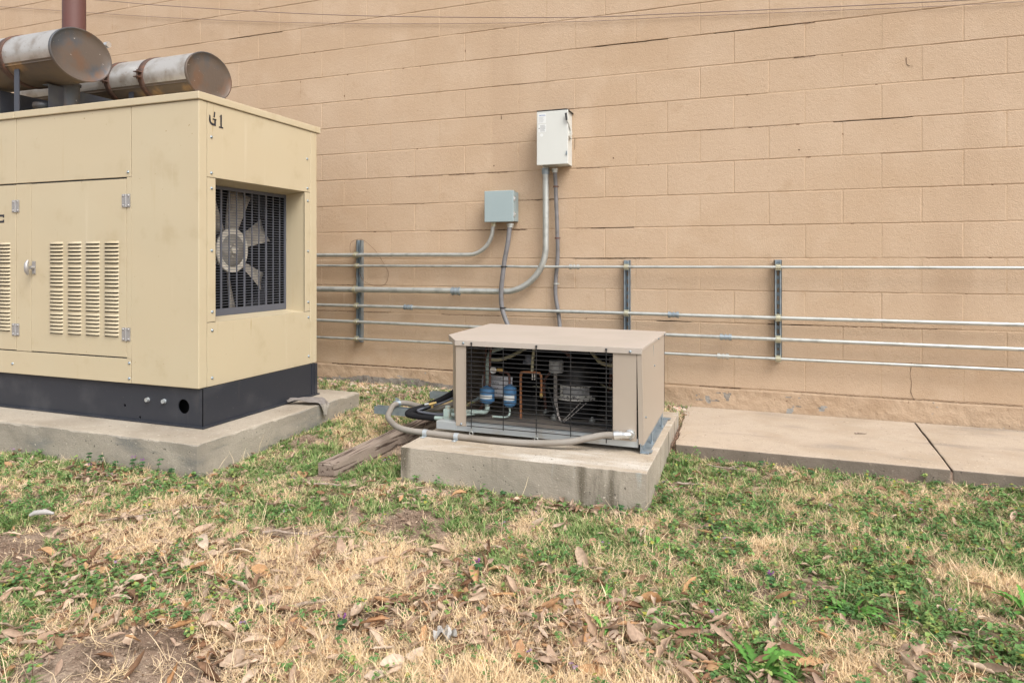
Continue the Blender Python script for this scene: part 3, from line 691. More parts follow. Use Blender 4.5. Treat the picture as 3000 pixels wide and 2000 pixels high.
# ------------------------------------------------------------------ conduits and strut on the wall
YP = -.062
def conduit(label, path, r, couplings=(), straps=(), extra=None, m='galv'):
    org = Vector(path[0])
    mb = MB(); mb.tube(path, r, 16)
    o = solo('conduit', mb, M[m], label, 'conduit', tuple(org)); 
    for cx, cz in couplings:
        c = MB(); c.cyl((cx - .032, YP, cz), (cx + .032, YP, cz), r + .0035, 16)
        c.cyl((cx - .034, YP, cz), (cx - .018, YP, cz), r + .0085, 6); c.cyl((cx + .018, YP, cz), (cx + .034, YP, cz), r + .0085, 6); c.cyl((cx - .004, YP, cz), (cx + .004, YP, cz), r + .0075, 16)
        part('coupling', c, M['galvdull'] if r > .01 else M['galv'], o)
    for sx, sz in straps:
        c = MB(); c.tube([(sx - .011, YP, sz), (sx + .011, YP, sz)], r + .0028, 14)
        c.box(sx - .014, sx + .014, YP - r - .010, YP - r + .004, sz - .006, sz + .006); c.box(sx - .016, sx + .016, YP + .004, -.0425, sz - r - .010, sz - r + .001); c.box(sx - .016, sx + .016, YP + .004, -.0425, sz + r - .001, sz + r + .010)
        c.cyl((sx, YP - r - .014, sz), (sx, YP - r - .006, sz), .004, 6)
        part('strap', c, M['clamp'], o)
    return o
def line(x0, z0, x1, z1, n=24, sag=.0012, seed=1):
    r_ = random.Random(seed); ph = r_.uniform(0, 6)
    return [(x0 + (x1 - x0) * i / n, YP, z0 + (z1 - z0) * i / n + sag * sin(ph + 7 * i / n)) for i in range(n + 1)]
def zat(p, x):
    for a, b in zip(p, p[1:]):
        if a[0] <= x <= b[0]: return a[2] + (b[2] - a[2]) * (x - a[0]) / (b[0] - a[0])
def arcxz(cx, cz, R, a0, a1, n=12): return [(cx + R * cos(radians(a0 + (a1 - a0) * i / n)), YP, cz + R * sin(radians(a0 + (a1 - a0) * i / n))) for i in range(n + 1)]
S1, S2, S3 = -2.836, -.804, .112
p = line(-6.4, .996, -1.925, .988, 16) + arcxz(-1.925, 1.178, .190, -86, -2)[1:] + [(-1.727, YP, 1.222)]
o = conduit('medium conduit along the top left that curves up into the small grey box', p, .0147, (), [(S1 - .015, zat(p[:17], S1 - .015))])
mb = MB(); mb.cyl((-1.727, YP, 1.188), (-1.727, YP, 1.2135), .0185, 12); part('connector', mb, M['clamp'], o)
p = line(-6.4, .918, -1.6, .906, 14) + line(-1.5, .906, 5, .907, 30, seed=2)
conduit('thin topmost long conduit crossing the whole wall', p, .0090, [(-1.15, zat(p, -1.15))], [(x, zat(p, x)) for x in (S1 - .008, S2, S3)])
p = line(-6.4, .722, -1.66, .731, 16) + arcxz(-1.66, 1.041, .310, -86, -4, 18)[1:] + [(-1.350, YP, 1.10), (-1.349, YP, 1.30), (-1.350, YP, 1.586)]
o = conduit('thickest conduit, bending up into the tall pale disconnect box', p, .0212, [(-2.017, .729)], [(S1 - .02, .727)])
mb = MB(); mb.cyl((-1.350, YP, 1.545), (-1.350, YP, 1.575), .028, 8); mb.cyl((-1.350, YP, 1.535), (-1.350, YP, 1.548), .025, 16); part('connector', mb, M['galvdull'], o)
p = line(-6.4, .609, -.6, .603, 20, seed=4) + line(-.5, .6025, 5, .594, 20, seed=5)
conduit('conduit fourth from the top, running just above the condensing unit', p, .0117, [(-.504, .6025), (-2.40, zat(p, -2.40))], [(x, zat(p, x)) for x in (S1 - .01, S2, S3)])
p = line(-6.4, .500, -1.3, .477, 20, seed=6) + line(-1.2, .475, 5, .458, 24, seed=7)
conduit('conduit second from the bottom, passing behind the unit lid', p, .0117, [(-.189, zat(p, -.189))], [(x, zat(p, x)) for x in (S1 - .01, S3)])
p = line(-6.4, .353, -1.3, .3545, 20, seed=8) + line(-1.2, .355, 5, .350, 24, seed=9)
conduit('lowest shiny thin conduit, passing behind the unit cabinet', p, .0095, [(-.204, zat(p, -.204))], [(x, zat(p, x)) for x in (S1 - .01, S3)])
def strut(x, z0, z1, label, slots=True, w=.0205):
    o = root('strut_channel', label, 'channel', (x, 0, z0), 'strut channels carrying the conduits')
    mb = MB()
    mb.box(x - w, x - w + .003, -.0415, -.002, z0, z1); mb.box(x + w - .003, x + w, -.0415, -.002, z0, z1)
    mb.box(x - w, x - w + .010, -.0415, -.0390, z0, z1); mb.box(x + w - .010, x + w, -.0415, -.0390, z0, z1)
    mb.box(x - w + .0075, x - w + .010, -.039, -.032, z0, z1); mb.box(x + w - .010, x + w - .0075, -.039, -.032, z0, z1)
    part('channel_sides', mb, M['galvdull'], o)
    mb = MB(); zz = z0; yb = -.006
    # slotted back web: rungs between side strips leave real slots
    if slots:
        mb.box(x - w + .003, x - .0065, yb, yb + .0025, z0, z1); mb.box(x + .0065, x + w - .003, yb, yb + .0025, z0, z1)
        k = z0 + .008; mb.box(x - .0065, x + .0065, yb, yb + .0025, z0, k)
        while k < z1 - .03:
            mb.box(x - .0065, x + .0065, yb, yb + .0025, k + .028, min(k + .0508, z1)); k += .0508
    else: mb.box(x - w + .003, x + w - .003, yb, yb + .0025, z0, z1)
    part('channel_web', mb, M['galvdull'], o)
    for z in (z0 + .085, z1 - .030):
        mb = MB(); mb.cyl((x, -.018, z), (x, yb, z), .0075, 6); mb.cyl((x, -.010, z), (x, yb, z), .012, 16); mb.cyl((x, -.026, z), (x, -.018, z), .004, 8); part('anchor_bolt', mb, M['galvdull'], o)
    return o
strut(S1, .327, 1.105, 'upright channel beside the generator, left of the junction box', False, .0300 * .72)
strut(S2, .330, .951, 'slotted upright channel rising from behind the condensing unit')
strut(S3, .339, .952, 'slotted upright channel on the open wall right of the unit')

# junction box
jb = root('junction_box', 'small square grey-green junction box with two latches on the wall', 'electrical box', (-1.66, 0, 1.22))
mb = MB(); mb.box(-1.768, -1.566, -.118, -.001, 1.219, 1.424); part('enclosure', mb, M['boxgrey'], jb, .003)
mb = MB(); mb.box(-1.772, -1.560, -.132, -.1185, 1.214, 1.429); part('cover', mb, M['boxgrey'], jb, .004, seg=3)
for z in (1.373, 1.265):
    mb = MB(); mb.box(-1.5655, -1.558, -.126, -.098, z - .016, z + .016); mb.box(-1.5578, -1.553, -.120, -.104, z - .009, z + .009); mb.cyl((-1.553, -.112, z), (-1.550, -.112, z), .004, 6); part('latch', mb, M['chrome'], jb)
mb = MB(); mb.box(-1.752, -1.59, -.05, -.001, 1.428, 1.436); part('mounting_foot', mb, M['boxgrey'], jb)
# disconnect
dj = root('disconnect_switch', 'tall pale grey safety disconnect box with side lever on the wall', 'electrical box', (-1.28, 0, 1.59))
mb = MB(); mb.prism([(-1.374, -.158), (-1.182, -.158), (-1.182, -.001), (-1.374, -.001)], 1.590, 1.944); part('enclosure', mb, M['boxwhite'], dj, .002)
mb = MB(); mb.box(-1.380, -1.166, -.172, -.1582, 1.584, 1.940); part('door', mb, M['boxwhite'], dj, .003, seg=3)
mb = MB(); mb.box(-1.381, -1.170, -.1725, -.001, 1.9445, 1.948); part('drip_edge', mb, M['blackplastic'], dj)
mb = MB(); mb.prism([(-1.1815, -.150), (-1.1675, -.142), (-1.1675, -.060), (-1.1815, -.05)], 1.765, 1.835); mb.cyl((-1.18, -.10, 1.80), (-1.160, -.10, 1.80), .020, 16); mb.box(-1.180, -1.162, -.165, -.100, 1.77, 1.785); mb.tube([(-1.163, -.105, 1.80), (-1.163, -.160, 1.845), (-1.170, -.185, 1.868)], .005, 8); part('lever_bracket', mb, M['boxwhite'], dj)
mb = MB(); mb.tube([(-1.171, -.186, 1.868), (-1.176, -.190, 1.915)], .0068, 12); part('lever_grip', mb, M['blackplastic'], dj)
mb = MB(); mb.box(-1.178, -1.172, -.1765, -.1723, 1.640, 1.668); mb.cyl((-1.176, -.179, 1.650), (-1.176, -.172, 1.650), .005, 8); part('door_latch', mb, M['galvdull'], dj)
lb = MB(); lb.box(-1.372, -1.316, -.1728, -.1722, 1.862, 1.926); lab = part('label_plate', lb, M['label'], dj)
lb = MB(); lb.box(-1.370, -1.315, -.1728, -.1722, 1.802, 1.855); part('label_plate', lb, M['label'], dj)
lb = MB(); lb.cyl((-1.346, -.1726, 1.783), (-1.346, -.1722, 1.783), .011, 20); part('round_sticker', lb, M['label'], dj)
text_part('print', 'EATON', .0125, M['blueink'], lab, (-1.363, -.1732, 1.9095), (pi / 2, 0, 0))
lb = MB(); r2 = random.Random(4)
for i in range(5): lb.box(-1.366, -1.366 + r2.uniform(.03, .045), -.17325, -.17285, 1.900 - i * .0075, 1.9012 - i * .0075)
for i in range(6): lb.box(-1.356, -1.356 + r2.uniform(.028, .038), -.17325, -.17285, 1.846 - i * .0075, 1.8482 - i * .0075)
lb.cyl((-1.363, -.1733, 1.828), (-1.363, -.1728, 1.828), .004, 8)
part('print', lb, M['ink'], lab)
# flexible conduits
def flexi(label, pts, r, ties, m='flex', conn=None):
    path = smooth_path(pts, 10); pp, rr_ = ribbed(path, r, .007, .03); mb = MB(); mb.tube(pp, rr_, 12)
    o = solo('flexible_conduit', mb, M[m], label, 'flexible conduit', pts[0])
    for q, mm in ties:
        q = Vector(q); c = MB(); c.tube([q - Vector((0.000, 0, .005)), q + Vector((0, 0, .005))], r + .003, 12); c.box(q.x + r * .3, q.x + r + .010, q.y - .006, q.y + .004, q.z - .003, q.z + .003); part('tie', c, M[mm], o)
    if conn:
        q = Vector(conn); c = MB(); c.cyl(q, q + Vector((0, 0, .012)), r + .010, 8); c.cyl(q - Vector((0, 0, .016)), q, r + .005, 14); part('connector', c, M['galv'], o)
    return o
flexi('grey flexible conduit sagging down from the small junction box', [(-1.598, -.085, 1.205), (-1.602, -.090, 1.16), (-1.610, -.1, 1.07), (-1.634, -.1, .95), (-1.643, -.105, .87), (-1.656, -.105, .76), (-1.657, -.105, .67), (-1.643, -.105, .59), (-1.605, -.12, .51), (-1.55, -.16, .42), (-1.5, -.25, .30), (-1.47, -.36, .2)], .0165,
      [((-1.640, -.103, .905), 'blackplastic'), ((-1.648, -.105, .622), 'blackplastic')], conn=(-1.598, -.085, 1.192))
flexi('grey flexible conduit hanging straight down below the disconnect box', [(-1.286, -.06, 1.575), (-1.284, -.05, 1.48), (-1.281, -.045, 1.35), (-1.274, -.045, 1.17), (-1.275, -.03, .97), (-1.288, -.03, .82), (-1.289, -.03, .71), (-1.270, -.035, .6), (-1.255, -.05, .50), (-1.25, -.1, .35)], .0140,
      [((-1.284, -.049, 1.45), 'rust'), ((-1.276, -.040, 1.10), 'redpipe'), ((-1.288, -.03, .79), 'galv')], conn=(-1.286, -.060, 1.560))
# tie wire hooked over the first channel, overhead cable, thin line under it
mb = MB(); mb.tube(smooth_path([(-2.885, -.05, .98), (-2.905, -.05, 1.03), (-2.89, -.06, 1.085), (-2.84, -.05, 1.108), (-2.79, -.04, 1.10), (-2.70, -.035, 1.03), (-2.64, -.03, .95), (-2.60, -.02, .88), (-2.59, -.02, .84), (-2.61, -.02, .78), (-2.66, -.02, .755), (-2.74, -.02, .765), (-2.80, -.035, .80), (-2.83, -.045, .86)], 8), .0016, 6)
solo('tie_wire', mb, M['brownwire'], 'thin brown wire looped over the upright channel beside the generator', 'wire', (-2.84, -.05, 1.1))
def cable(lab, pts, r):
    mb = MB(); mb.tube(smooth_path(pts, 10), r, 8); solo('overhead_line', mb, M['wire'], lab, 'cable', pts[0], 'overhead cables strung along the wall')
cable('upper thin dark cable sagging across the top of the wall', [(-7.3, -.13, 3.60), (-5.522, -.12, 3.271), (-4.582, -.12, 3.088), (-2.938, -.12, 2.803), (-1.283, -.12, 2.576), (-.442, -.12, 2.496), (.674, -.12, 2.404), (1.6, -.12, 2.34), (4, -.12, 2.2)], .0032)
cable('lower faint thin line hugging the wall just under the cable', [(-7.3, -.012, 3.50), (-4.7, -.012, 3.04), (-2.95, -.012, 2.775), (-1.29, -.012, 2.58), (-.452, -.012, 2.512), (.45, -.012, 2.435), (1.351, -.012, 2.364), (4, -.012, 2.2)], .0020)  # thinner tube set close to the wall below the upper cable

# ------------------------------------------------------------------ condensing unit
cu = root('condensing_unit', 'low taupe condensing unit with a black wire guard on its front', 'condensing unit', (-.98, -1.1, .09))
YU = -1.500
# lid, five sided, with skirt
lidp = [(-1.391, -1.508), (-.482, -1.508), (-.476, -.70), (-1.553, -.60), (-1.524, -1.285)]
mb = MB(); mb.prism(lidp, .5535, .5565)
def wallband(mb, a, b, z0, z1, t=.003):
    a = Vector(a); b = Vector(b); d = (b - a).normalized(); nn = Vector((-d.y, d.x)) * t
    mb.prism([tuple(a), tuple(b), tuple(b + nn), tuple(a + nn)], z0, z1)
zs = [.530, .536, .53, .53, .530]
for i in range(5): wallband(mb, lidp[i], lidp[(i + 1) % 5], (.5300, .5430, .53, .53, .5300)[i], .5540)
part('lid', mb, M['tanlid'], cu, .0012)
# corner panels
def bandp(name, a, b, z0, z1, m='tan', t=.003, top=None, label=None):
    mb = MB(); wallband(mb, a, b, z0, z1, t); return part(name, mb, M[m], cu, .0008, label)
bandp('front_panel', (-1.388, YU), (-1.334, YU), .135, .5530)
bandp('corner_panel', (-1.500, -1.282), (-1.3885, YU + .0005), .152, .5530)
bandp('side_panel', (-1.545, -.615), (-1.5005, -1.281), .152, .5530)
bandp('front_panel', (-.6135, YU), (-.507, YU), .138, .5530)
# right side panel, swung out at the bottom
mb = MB(); xt, xb = -.484, -.474
mb.add([(-.5055, YU - .001, .5430), (xt, YU - .003, .5430), (xb, YU - .010, .128), (-.4965, YU - .008, .128)], [(0, 3, 2, 1)])
mb.add([(xt, YU - .003, .5430), (xt, -.705, .5430), (xb, -.790, .140), (xb, YU - .010, .128)], [(0, 3, 2, 1)])
o = part('side_panel', mb, M['tan'], cu); md = o.modifiers.new('solid', 'SOLIDIFY'); md.thickness = .002; md.offset = -1
mb = MB(); wallband(mb, (-.482, -.705), (-1.54, -.61), .135, .553); part('back_panel', mb, M['coal'], cu)  # near-black colour carries the shade inside the cabinet
mb = MB(); mb.box(-.4835, -.4822, -1.138, -1.136, .15, .530); mb.cyl((-.484, -1.12, .426), (-.476, -1.12, .426), .004, 8); mb.cyl((-.480, -1.442, .238), (-.471, -1.442, .238), .004, 8)
for y in (-1.0, -.76): mb.cyl((-.4765, y, .548), (-.472, y, .548), .004, 8)
for x, z in ((-1.345, .5435), (-.534, .5400), (-1.358, .146), (-.534, .150)): mb.lathe((x, YU - .009 if z > .3 else YU - .004, z), [(.0062, 0), (.0055, -.0025), (.002, -.004)], 10, 'y')
part('screw', mb, M['galvdull'], cu)
# base frame and pan
mb = MB(); mb.box(-1.494, -.500, YU + .0035, YU + .0065, .110, .150); mb.box(-1.494, -.500, YU + .0066, YU + .05, .147, .150); mb.box(-1.494, -1.391, YU - .001, YU + .0034, .112, .150)
mb.box(-1.500, -1.495, -1.31, YU + .0066, .112, .150) if False else None
part('base_frame', mb, M['zinc'], cu, .001)
mb = MB(); mb.prism([(-1.385, YU + .05), (-.492, YU + .05), (-.492, -.72), (-1.53, -.63), (-1.50, -1.27)], .1335, .1375); part('pan', mb, M['pan'], cu)
# rail on the pad at the right with upright bolts
mb = MB(); mb.box(-.4885, -.4855, -1.52, -.74, .0915, .133); mb.box(-.4854, -.452, -1.515, -.745, .0912, .0945)
mb.box(-.4854, -.440, -1.505, -1.46, .0946, .0985); mb.box(-.4854, -.440, -.80, -.765, .0946, .0985); part('mounting_rail', mb, M['galvdull'], cu, .001)
for y in (-1.33, -.97):
    mb = MB(); mb.cyl((-.463, y, .0946), (-.463, y, .142), .0042, 8); mb.cyl((-.463, y, .0946), (-.463, y, .102), .010, 6); part('anchor_bolt', mb, M['galvdull'], cu)
# supports under the pan
mb = MB(); mb.box(-1.36, -1.30, -1.42, -.75, .0905, .133); mb.box(-.62, -.56, -1.42, -.75, .0905, .133); part('mounting_rail', mb, M['galvdull'], cu)
# wire guard
g0 = MB(); vx = [-1.301, -1.136, -.971, -.806, -.641]
for i, x in enumerate(vx):
    lo = (.112, .135, .112, .135, .122)[i]; hi = .546 if i % 2 == 0 else .527
    g0.tube([(x, YU - .012, lo), (x, YU - .012, hi)], .0024, 8)
    if i % 2 == 0: g0.lathe((x, YU - .012, hi), [(.005, -.004), (.0055, 0), (.003, .004)], 8)
guard = part('wire_guard', g0, M['coal'], cu)
mb = MB(); mb.tube([(-.354, 0, 0), (.354, 0, 0)], .0019, 8); hbm = mb.mesh('bar')
for i in range(19): inst('bar', hbm, M['coal'], guard, (-.969, YU - .0155, .5215 - i * .02105))
for x in (-1.301, -.971):
    mb = MB(); P_ = [(x + .009 * sin(a), YU - .014, .1075 - .009 * cos(a)) for a in np.linspace(0, 2 * pi, 13)]; mb.tube(P_, .0022, 6); mb.tube([(x, YU - .014, .117), (x, YU - .014, .132)], .002, 6); part('eye_hook', mb, M['galv'], cu)
# interior: its shade put into near-black colour of back, lid sheet and compressor
mb = MB(); mb.prism([(-1.36, -.83), (-.52, -.83), (-.52, -.80), (-1.36, -.80)], .138, .55); part('coil_shade_panel', mb, M['black'], cu)
mb = MB(); mb.box(-1.38, -.50, -1.30, -.81, .548, .5525); part('lid_shade_sheet', mb, M['coal'], cu)
cx_, cyy = -.880, -1.085
mb = MB(); mb.lathe((cx_, cyy, .1375), [(.085, .0), (.104, .012), (.106, .10), (.106, .235), (.094, .275), (.06, .298), (.0, .302)], 36); mb.lathe((cx_, cyy, .355), [(.1075, 0), (.1085, .002), (.1085, .005), (.1075, .007)], 36)
for q in (35, 145, 215, 325):
    a = radians(q); mb.prism([(cx_ + .15 * cos(a) - .025, cyy + .13 * sin(a) - .02), (cx_ + .15 * cos(a) + .025, cyy + .13 * sin(a) - .02), (cx_ + .15 * cos(a) + .025, cyy + .13 * sin(a) + .02), (cx_ + .15 * cos(a) - .025, cyy + .13 * sin(a) + .02)], .150, .156)
comp = part('compressor', mb, M['coal'], cu)
# terminal band and label on the compressor (arc)
def shell_arc(cx, cy, r0, r1, z0, z1, a0, a1, n=14):
    v = []; f = []
    for i in range(n + 1):
        a = radians(a0 + (a1 - a0) * i / n)
        for r in (r0, r1):
            for z in (z0, z1): v.append((cx + r * cos(a), cy + r * sin(a), z))
    for i in range(n):
        b = i * 4; c = b + 4
        f += [(b, b + 2, c + 2, c), (b + 1, c + 1, c + 3, b + 3), (b + 2, b + 3, c + 3, c + 2), (b, c, c + 1, b + 1)]
    f += [(0, 1, 3, 2), (n * 4, n * 4 + 2, n * 4 + 3, n * 4 + 1)]
    mb = MB(); mb.add(v, f); return mb
mb = shell_arc(cx_, cyy, .107, .1105, .252, .262, 232, 325); mb2 = shell_arc(cx_, cyy, .107, .1105, .304, .309, 232, 325); mb3 = shell_arc(cx_, cyy, .107, .1105, .2625, .3035, 232, 241, 3)
for m_ in (mb2, mb3): mb.add(m_.v, m_.f)
part('terminal_band', mb, M['scuffwhite'], comp); part('terminal_cover', shell_arc(cx_, cyy, .107, .1095, .2625, .3035, 242, 318), M['greycup'], comp)
part('terminal_band', shell_arc(cx_, cyy, .107, .125, .238, .2515, 225, 330), M['scuffwhite'], comp)
mb = MB(); mb.lathe((-.955, -1.22, .380), [(.034, 0), (.037, .006), (.037, .060), (.034, .063)], 24); part('terminal_cap', mb, M['greycup'], cu)
def drier(x, y, z0, z1, r, neckz, cols=('blue', 'label')):
    mb = MB(); h = z1 - z0; mb.lathe((x, y, z0), [(.006, -.008), (r * .55, 0), (r * .96, h * .10), (r, h * .16), (r, h * .84), (r * .94, h * .90), (r * .5, h), (.006, h + .006)], 28)
    o = part('filter_drier', mb, M['blue'], cu)
    part('drier_label', shell_arc(x, y, r, r + .0008, z0 + h * .33, z0 + h * .56, 195, 330), M['label'], o); return o
drier(-1.300, -1.30, .2145, .2985, .0385, 0); drier(-1.177, -1.30, .207, .314, .0350, 0)
def pipe(name, pts, r, m, par=cu, n=10, sm=6, label=None):
    mb = MB(); mb.tube(smooth_path(pts, sm), r, n); return part(name, mb, M[m], par, label=label)
pipe('pipe', [(-1.300, -1.30, .215), (-1.300, -1.30, .185), (-1.315, -1.30, .168), (-1.36, -1.31, .165), (-1.49, -1.33, .166)], .0125, 'mint')
pipe('pipe', [(-1.177, -1.30, .205), (-1.177, -1.30, .175), (-1.19, -1.31, .155), (-1.26, -1.33, .155)], .0055, 'mint')
pipe('pipe', [(-1.312, -1.26, .30), (-1.312, -1.26, .42), (-1.300, -1.24, .47), (-1.25, -1.2, .49)], .011, 'mint')
pipe('pipe', [(-1.287, -1.30, .30), (-1.284, -1.30, .355), (-1.284, -1.30, .45), (-1.284, -1.28, .52)], .0065, 'copperdk')
pipe('pipe', [(-1.178, -1.30, .315), (-1.184, -1.29, .36), (-1.20, -1.28, .375), (-1.24, -1.28, .375)], .0065, 'copperdk')
pipe('pipe', [(-1.335, -1.22, .50), (-1.345, -1.22, .35), (-1.35, -1.24, .19), (-1.38, -1.28, .165), (-1.45, -1.3, .165)], .007, 'copperdk')
pipe('pipe', [(-1.118, -1.30, .150), (-1.118, -1.30, .36), (-1.112, -1.30, .38), (-1.095, -1.30, .386), (-1.03, -1.30, .386), (-1.015, -1.30, .378), (-1.010, -1.30, .36), (-1.010, -1.30, .28)], .0065, 'copper')
pipe('pipe', [(-1.010, -1.30, .285), (-1.010, -1.30, .265)], .0095, 'brass', sm=2)
pipe('pipe', [(-1.29, -1.28, .436), (-1.24, -1.26, .438), (-1.19, -1.22, .455), (-1.12, -1.15, .50)], .0095, 'cream_pipe')
pipe('pipe', [(-1.058, -1.30, .39), (-1.058, -1.29, .45), (-1.050, -1.28, .53)], .0075, 'cream_pipe')
pipe('pipe', [(-.82, -1.15, .53), (-.76, -1.2, .47), (-.70, -1.25, .44), (-.56, -1.27, .44)], .010, 'cream_pipe')
pipe('pipe', [(-.60, -1.20, .30), (-.72, -1.1, .30), (-.78, -1.0, .30)], .006, 'cream_pipe')
mb = MB(); mb.lathe((-1.252, -1.335, .392), [(.017, 0), (.017, -.010), (.013, -.012), (.012, -.006)], 24, 'y'); part('sight_glass', mb, M['chrome'], cu)
mb = MB(); mb.box(-1.235, -1.205, -1.33, -1.31, .383, .400); part('valve_body', mb, M['brass'], cu)
mb = MB(); mb.lathe((-1.08, -1.28, .425), [(.02, 0), (.022, .005), (.022, .04), (.016, .045)], 16); mb.cyl((-1.11, -1.28, .43), (-1.08, -1.28, .43), .01, 10); part('solenoid_valve', mb, M['grille'], cu)
for x in (-1.052, -1.040): 
    mb = MB(); mb.cyl((x, -1.315, .352), (x, -1.315, .385), .0035, 8); part('access_stem', mb, M['chrome'], cu)
mb = MB(); mb.box(-.575, -.545, -1.38, -1.36, .440, .468); part('cap', mb, M['cream_pipe'], cu)
# printed legend sheet
lz = MB(); lz.add([(-1.372, -1.195, .228), (-1.205, -1.195, .232), (-1.203, -1.180, .338), (-1.372, -1.180, .340)], [(0, 1, 2, 3)]); lsheet = part('legend_sheet', lz, M['board'], cu)
lz = MB(); rz = random.Random(9)
for i, z in enumerate((.326, .319, .300, .293, .272, .265, .248)):
    x = -1.355
    yy = -1.195 + (z - .23) / .11 * .015 - .0012
    end = -1.25 if i < 2 else (-1.28 if i < 4 else -1.285)
    while x < end:
        wv = rz.uniform(.002, .006); lz.box(x, x + wv, yy - .0004, yy, z, z + .0045); x += wv + rz.uniform(.0015, .004)
part('print', lz, M['ink'], lsheet)
pipe('pipe', [(-1.25, -1.0, .50), (-1.05, -1.02, .505), (-.95, -1.1, .48), (-.90, -1.12, .44)], .011, 'copperdk')
pipe('pipe', [(-.74, -1.0, .16), (-.72, -1.02, .30), (-.70, -1.05, .42), (-.62, -1.1, .46)], .009, 'copperdk')
pipe('pipe', [(-1.06, -1.05, .15), (-1.06, -1.08, .30), (-1.02, -1.1, .36)], .008, 'copperdk')
mb = MB(); mb.lathe((-.665, -1.12, .1375), [(.05, 0), (.052, .02), (.052, .13), (.04, .15), (.01, .155)], 24); part('accumulator', mb, M['coal'], cu)
mb = MB(); mb.box(-.72, -.60, -1.05, -.99, .36, .45); mb.box(-.705, -.66, -1.058, -1.05, .38, .43); part('control_box', mb, M['grille'], cu)
mb = MB(); mb.box(-1.24, -1.10, -1.06, -.98, .1376, .215); part('receiver', mb, M['coal'], cu, .02)
# sump rail, wiring, grommet bolts
mb = MB(); mb.box(-1.15, -1.00, -1.0, -.99, .255, .262); part('crossbar', mb, M['cream_pipe'], cu)
for x, y in ((-.972, -1.205), (-.775, -1.20), (-1.045, -1.10)):
    mb = MB(); mb.lathe((x, y, .1375), [(.016, 0), (.016, .010), (.018, .011), (.018, .014), (.008, .015), (.007, .026), (.003, .028)], 16); part('mounting_bolt', mb, M['galv'], cu)
wr = random.Random(12)
def loose(pts, m='wirewhite', r=.0019): pipe('wiring', pts, r, m, n=6, sm=5)
for dx in (0, .006, .013):
    loose([(-.962 + dx, -1.235, .383), (-.960 + dx, -1.24, .30), (-.956 + dx, -1.25, .23), (-.935 + dx * .6, -1.27, .175), (-.912, -1.285, .145)])
loose([(-.83, -1.22, .235), (-.87, -1.25, .19), (-.905, -1.28, .15)]); loose([(-.80, -1.22, .237), (-.86, -1.26, .18), (-.900, -1.285, .146)])
for i in range(5): loose([(-.915, -1.28, .147), (-.84 + .02 * i, -1.30 + .015 * i, .143 + .004 * (i % 2)), (-.74, -1.31 + .018 * i, .150 - .003 * i + .004), (-.60, -1.33 + .03 * i, .143)], 'blackplastic', .0026)
loose([(-1.02, -1.29, .355), (-.995, -1.27, .32), (-.97, -1.26, .25), (-.94, -1.27, .17)], 'blackplastic'); loose([(-1.02, -1.29, .352), (-.985, -1.27, .31), (-.96, -1.26, .24), (-.93, -1.27, .16)], 'blackplastic')
loose([(-.61, -1.36, .42), (-.62, -1.36, .38), (-.60, -1.35, .34)], 'cream_pipe'); loose([(-.66, -1.30, .20), (-.63, -1.33, .18), (-.58, -1.34, .15)], 'blackplastic')
# hose along the front (flexible conduit), with elbow and clips
hp = smooth_path([(-.596, YU - .040, .1685), (-.66, YU - .045, .162), (-.80, YU - .075, .128), (-.97, YU - .090, .110), (-1.15, YU - .095, .1060), (-1.32, YU - .090, .1062), (-1.50, YU - .080, .1066), (-1.60, YU - .080, .109), (-1.675, YU - .060, .114), (-1.745, -1.50, .120), (-1.812, -1.42, .127), (-1.853, -1.325, .136), (-1.880, -1.235, .147), (-1.860, -1.185, .152), (-1.80, -1.190, .152), (-1.72, -1.225, .150), (-1.62, -1.25, .15), (-1.52, -1.24, .18), (-1.47, -1.2, .22)], 10)
pp, rr_ = ribbed(hp, .0150, .006, .022); mb = MB(); mb.tube(pp, rr_, 14)
ho = solo('flexible_conduit', mb, M['hose'], 'thick dusty grey hose looping round the left side and front of the condensing unit', 'flexible conduit', (-1.0, -1.55, .1))
mb = MB(); mb.cyl((-.600, YU - .040, .168), (-.578, YU - .037, .171), .021, 8); mb.cyl((-.578, YU - .037, .171), (-.566, YU - .036, .1715), .017, 16)
mb.tube(smooth_path([(-.566, YU - .036, .1715), (-.550, YU - .036, .172), (-.538, YU - .030, .172), (-.533, YU - .018, .172), (-.533, YU - .001, .172)], 5), .0150, 14); mb.cyl((-.533, YU - .012, .172), (-.533, YU - .001, .172), .022, 8)
part('elbow_fitting', mb, M['chrome'], ho)
for x, y, z in ((-1.345, YU - .089, .1062), (-1.515, YU - .080, .1066)):
    c = MB(); c.tube([(x - .011, y, z), (x + .011, y, z)], .0172, 16); c.box(x - .011, x + .011, y - .042, y - .010, z - .0160, z - .0140) ; c.lathe((x, y - .030, z - .0140), [(.005, 0), (.004, .003)], 8)
    part('strap', c, M['zinc'], ho)
c = MB(); c.tube([(-1.889, -1.215, .149), (-1.866, -1.188, .152)], .0175, 14); c.cyl((-1.88, -1.20, .166), (-1.88, -1.20, .182), .006, 8); c.cyl((-1.868, -1.19, .170), (-1.895, -1.19, .176), .004, 6); part('strap', c, M['galvdull'], ho)
# horizontal support channels at the left
def hstrut(label, x0, x1, y, z):
    mb = MB(); w = .0205
    mb.box(x0, x1, y - w, y - w + .0028, z, z + .041); mb.box(x0, x1, y + w - .0028, y + w, z, z + .041); mb.box(x0, x1, y - w + .003, y + w - .003, z, z + .0028)
    mb.box(x0, x1, y - w + .0029, y - w + .010, z + .0385, z + .041); mb.box(x0, x1, y + w - .010, y + w - .0029, z + .0385, z + .041)
    solo('support_channel', mb, M['galvdull'], label, 'channel', (x0, y, z), 'steel channels lying across the pad')
hstrut('nearer steel channel sticking out left, under the grey hose loop', -2.005, -1.40, -1.212, .0912)
hstrut('farther short steel channel sticking out left behind the condensing unit', -1.905, -1.40, -.705, .0912)
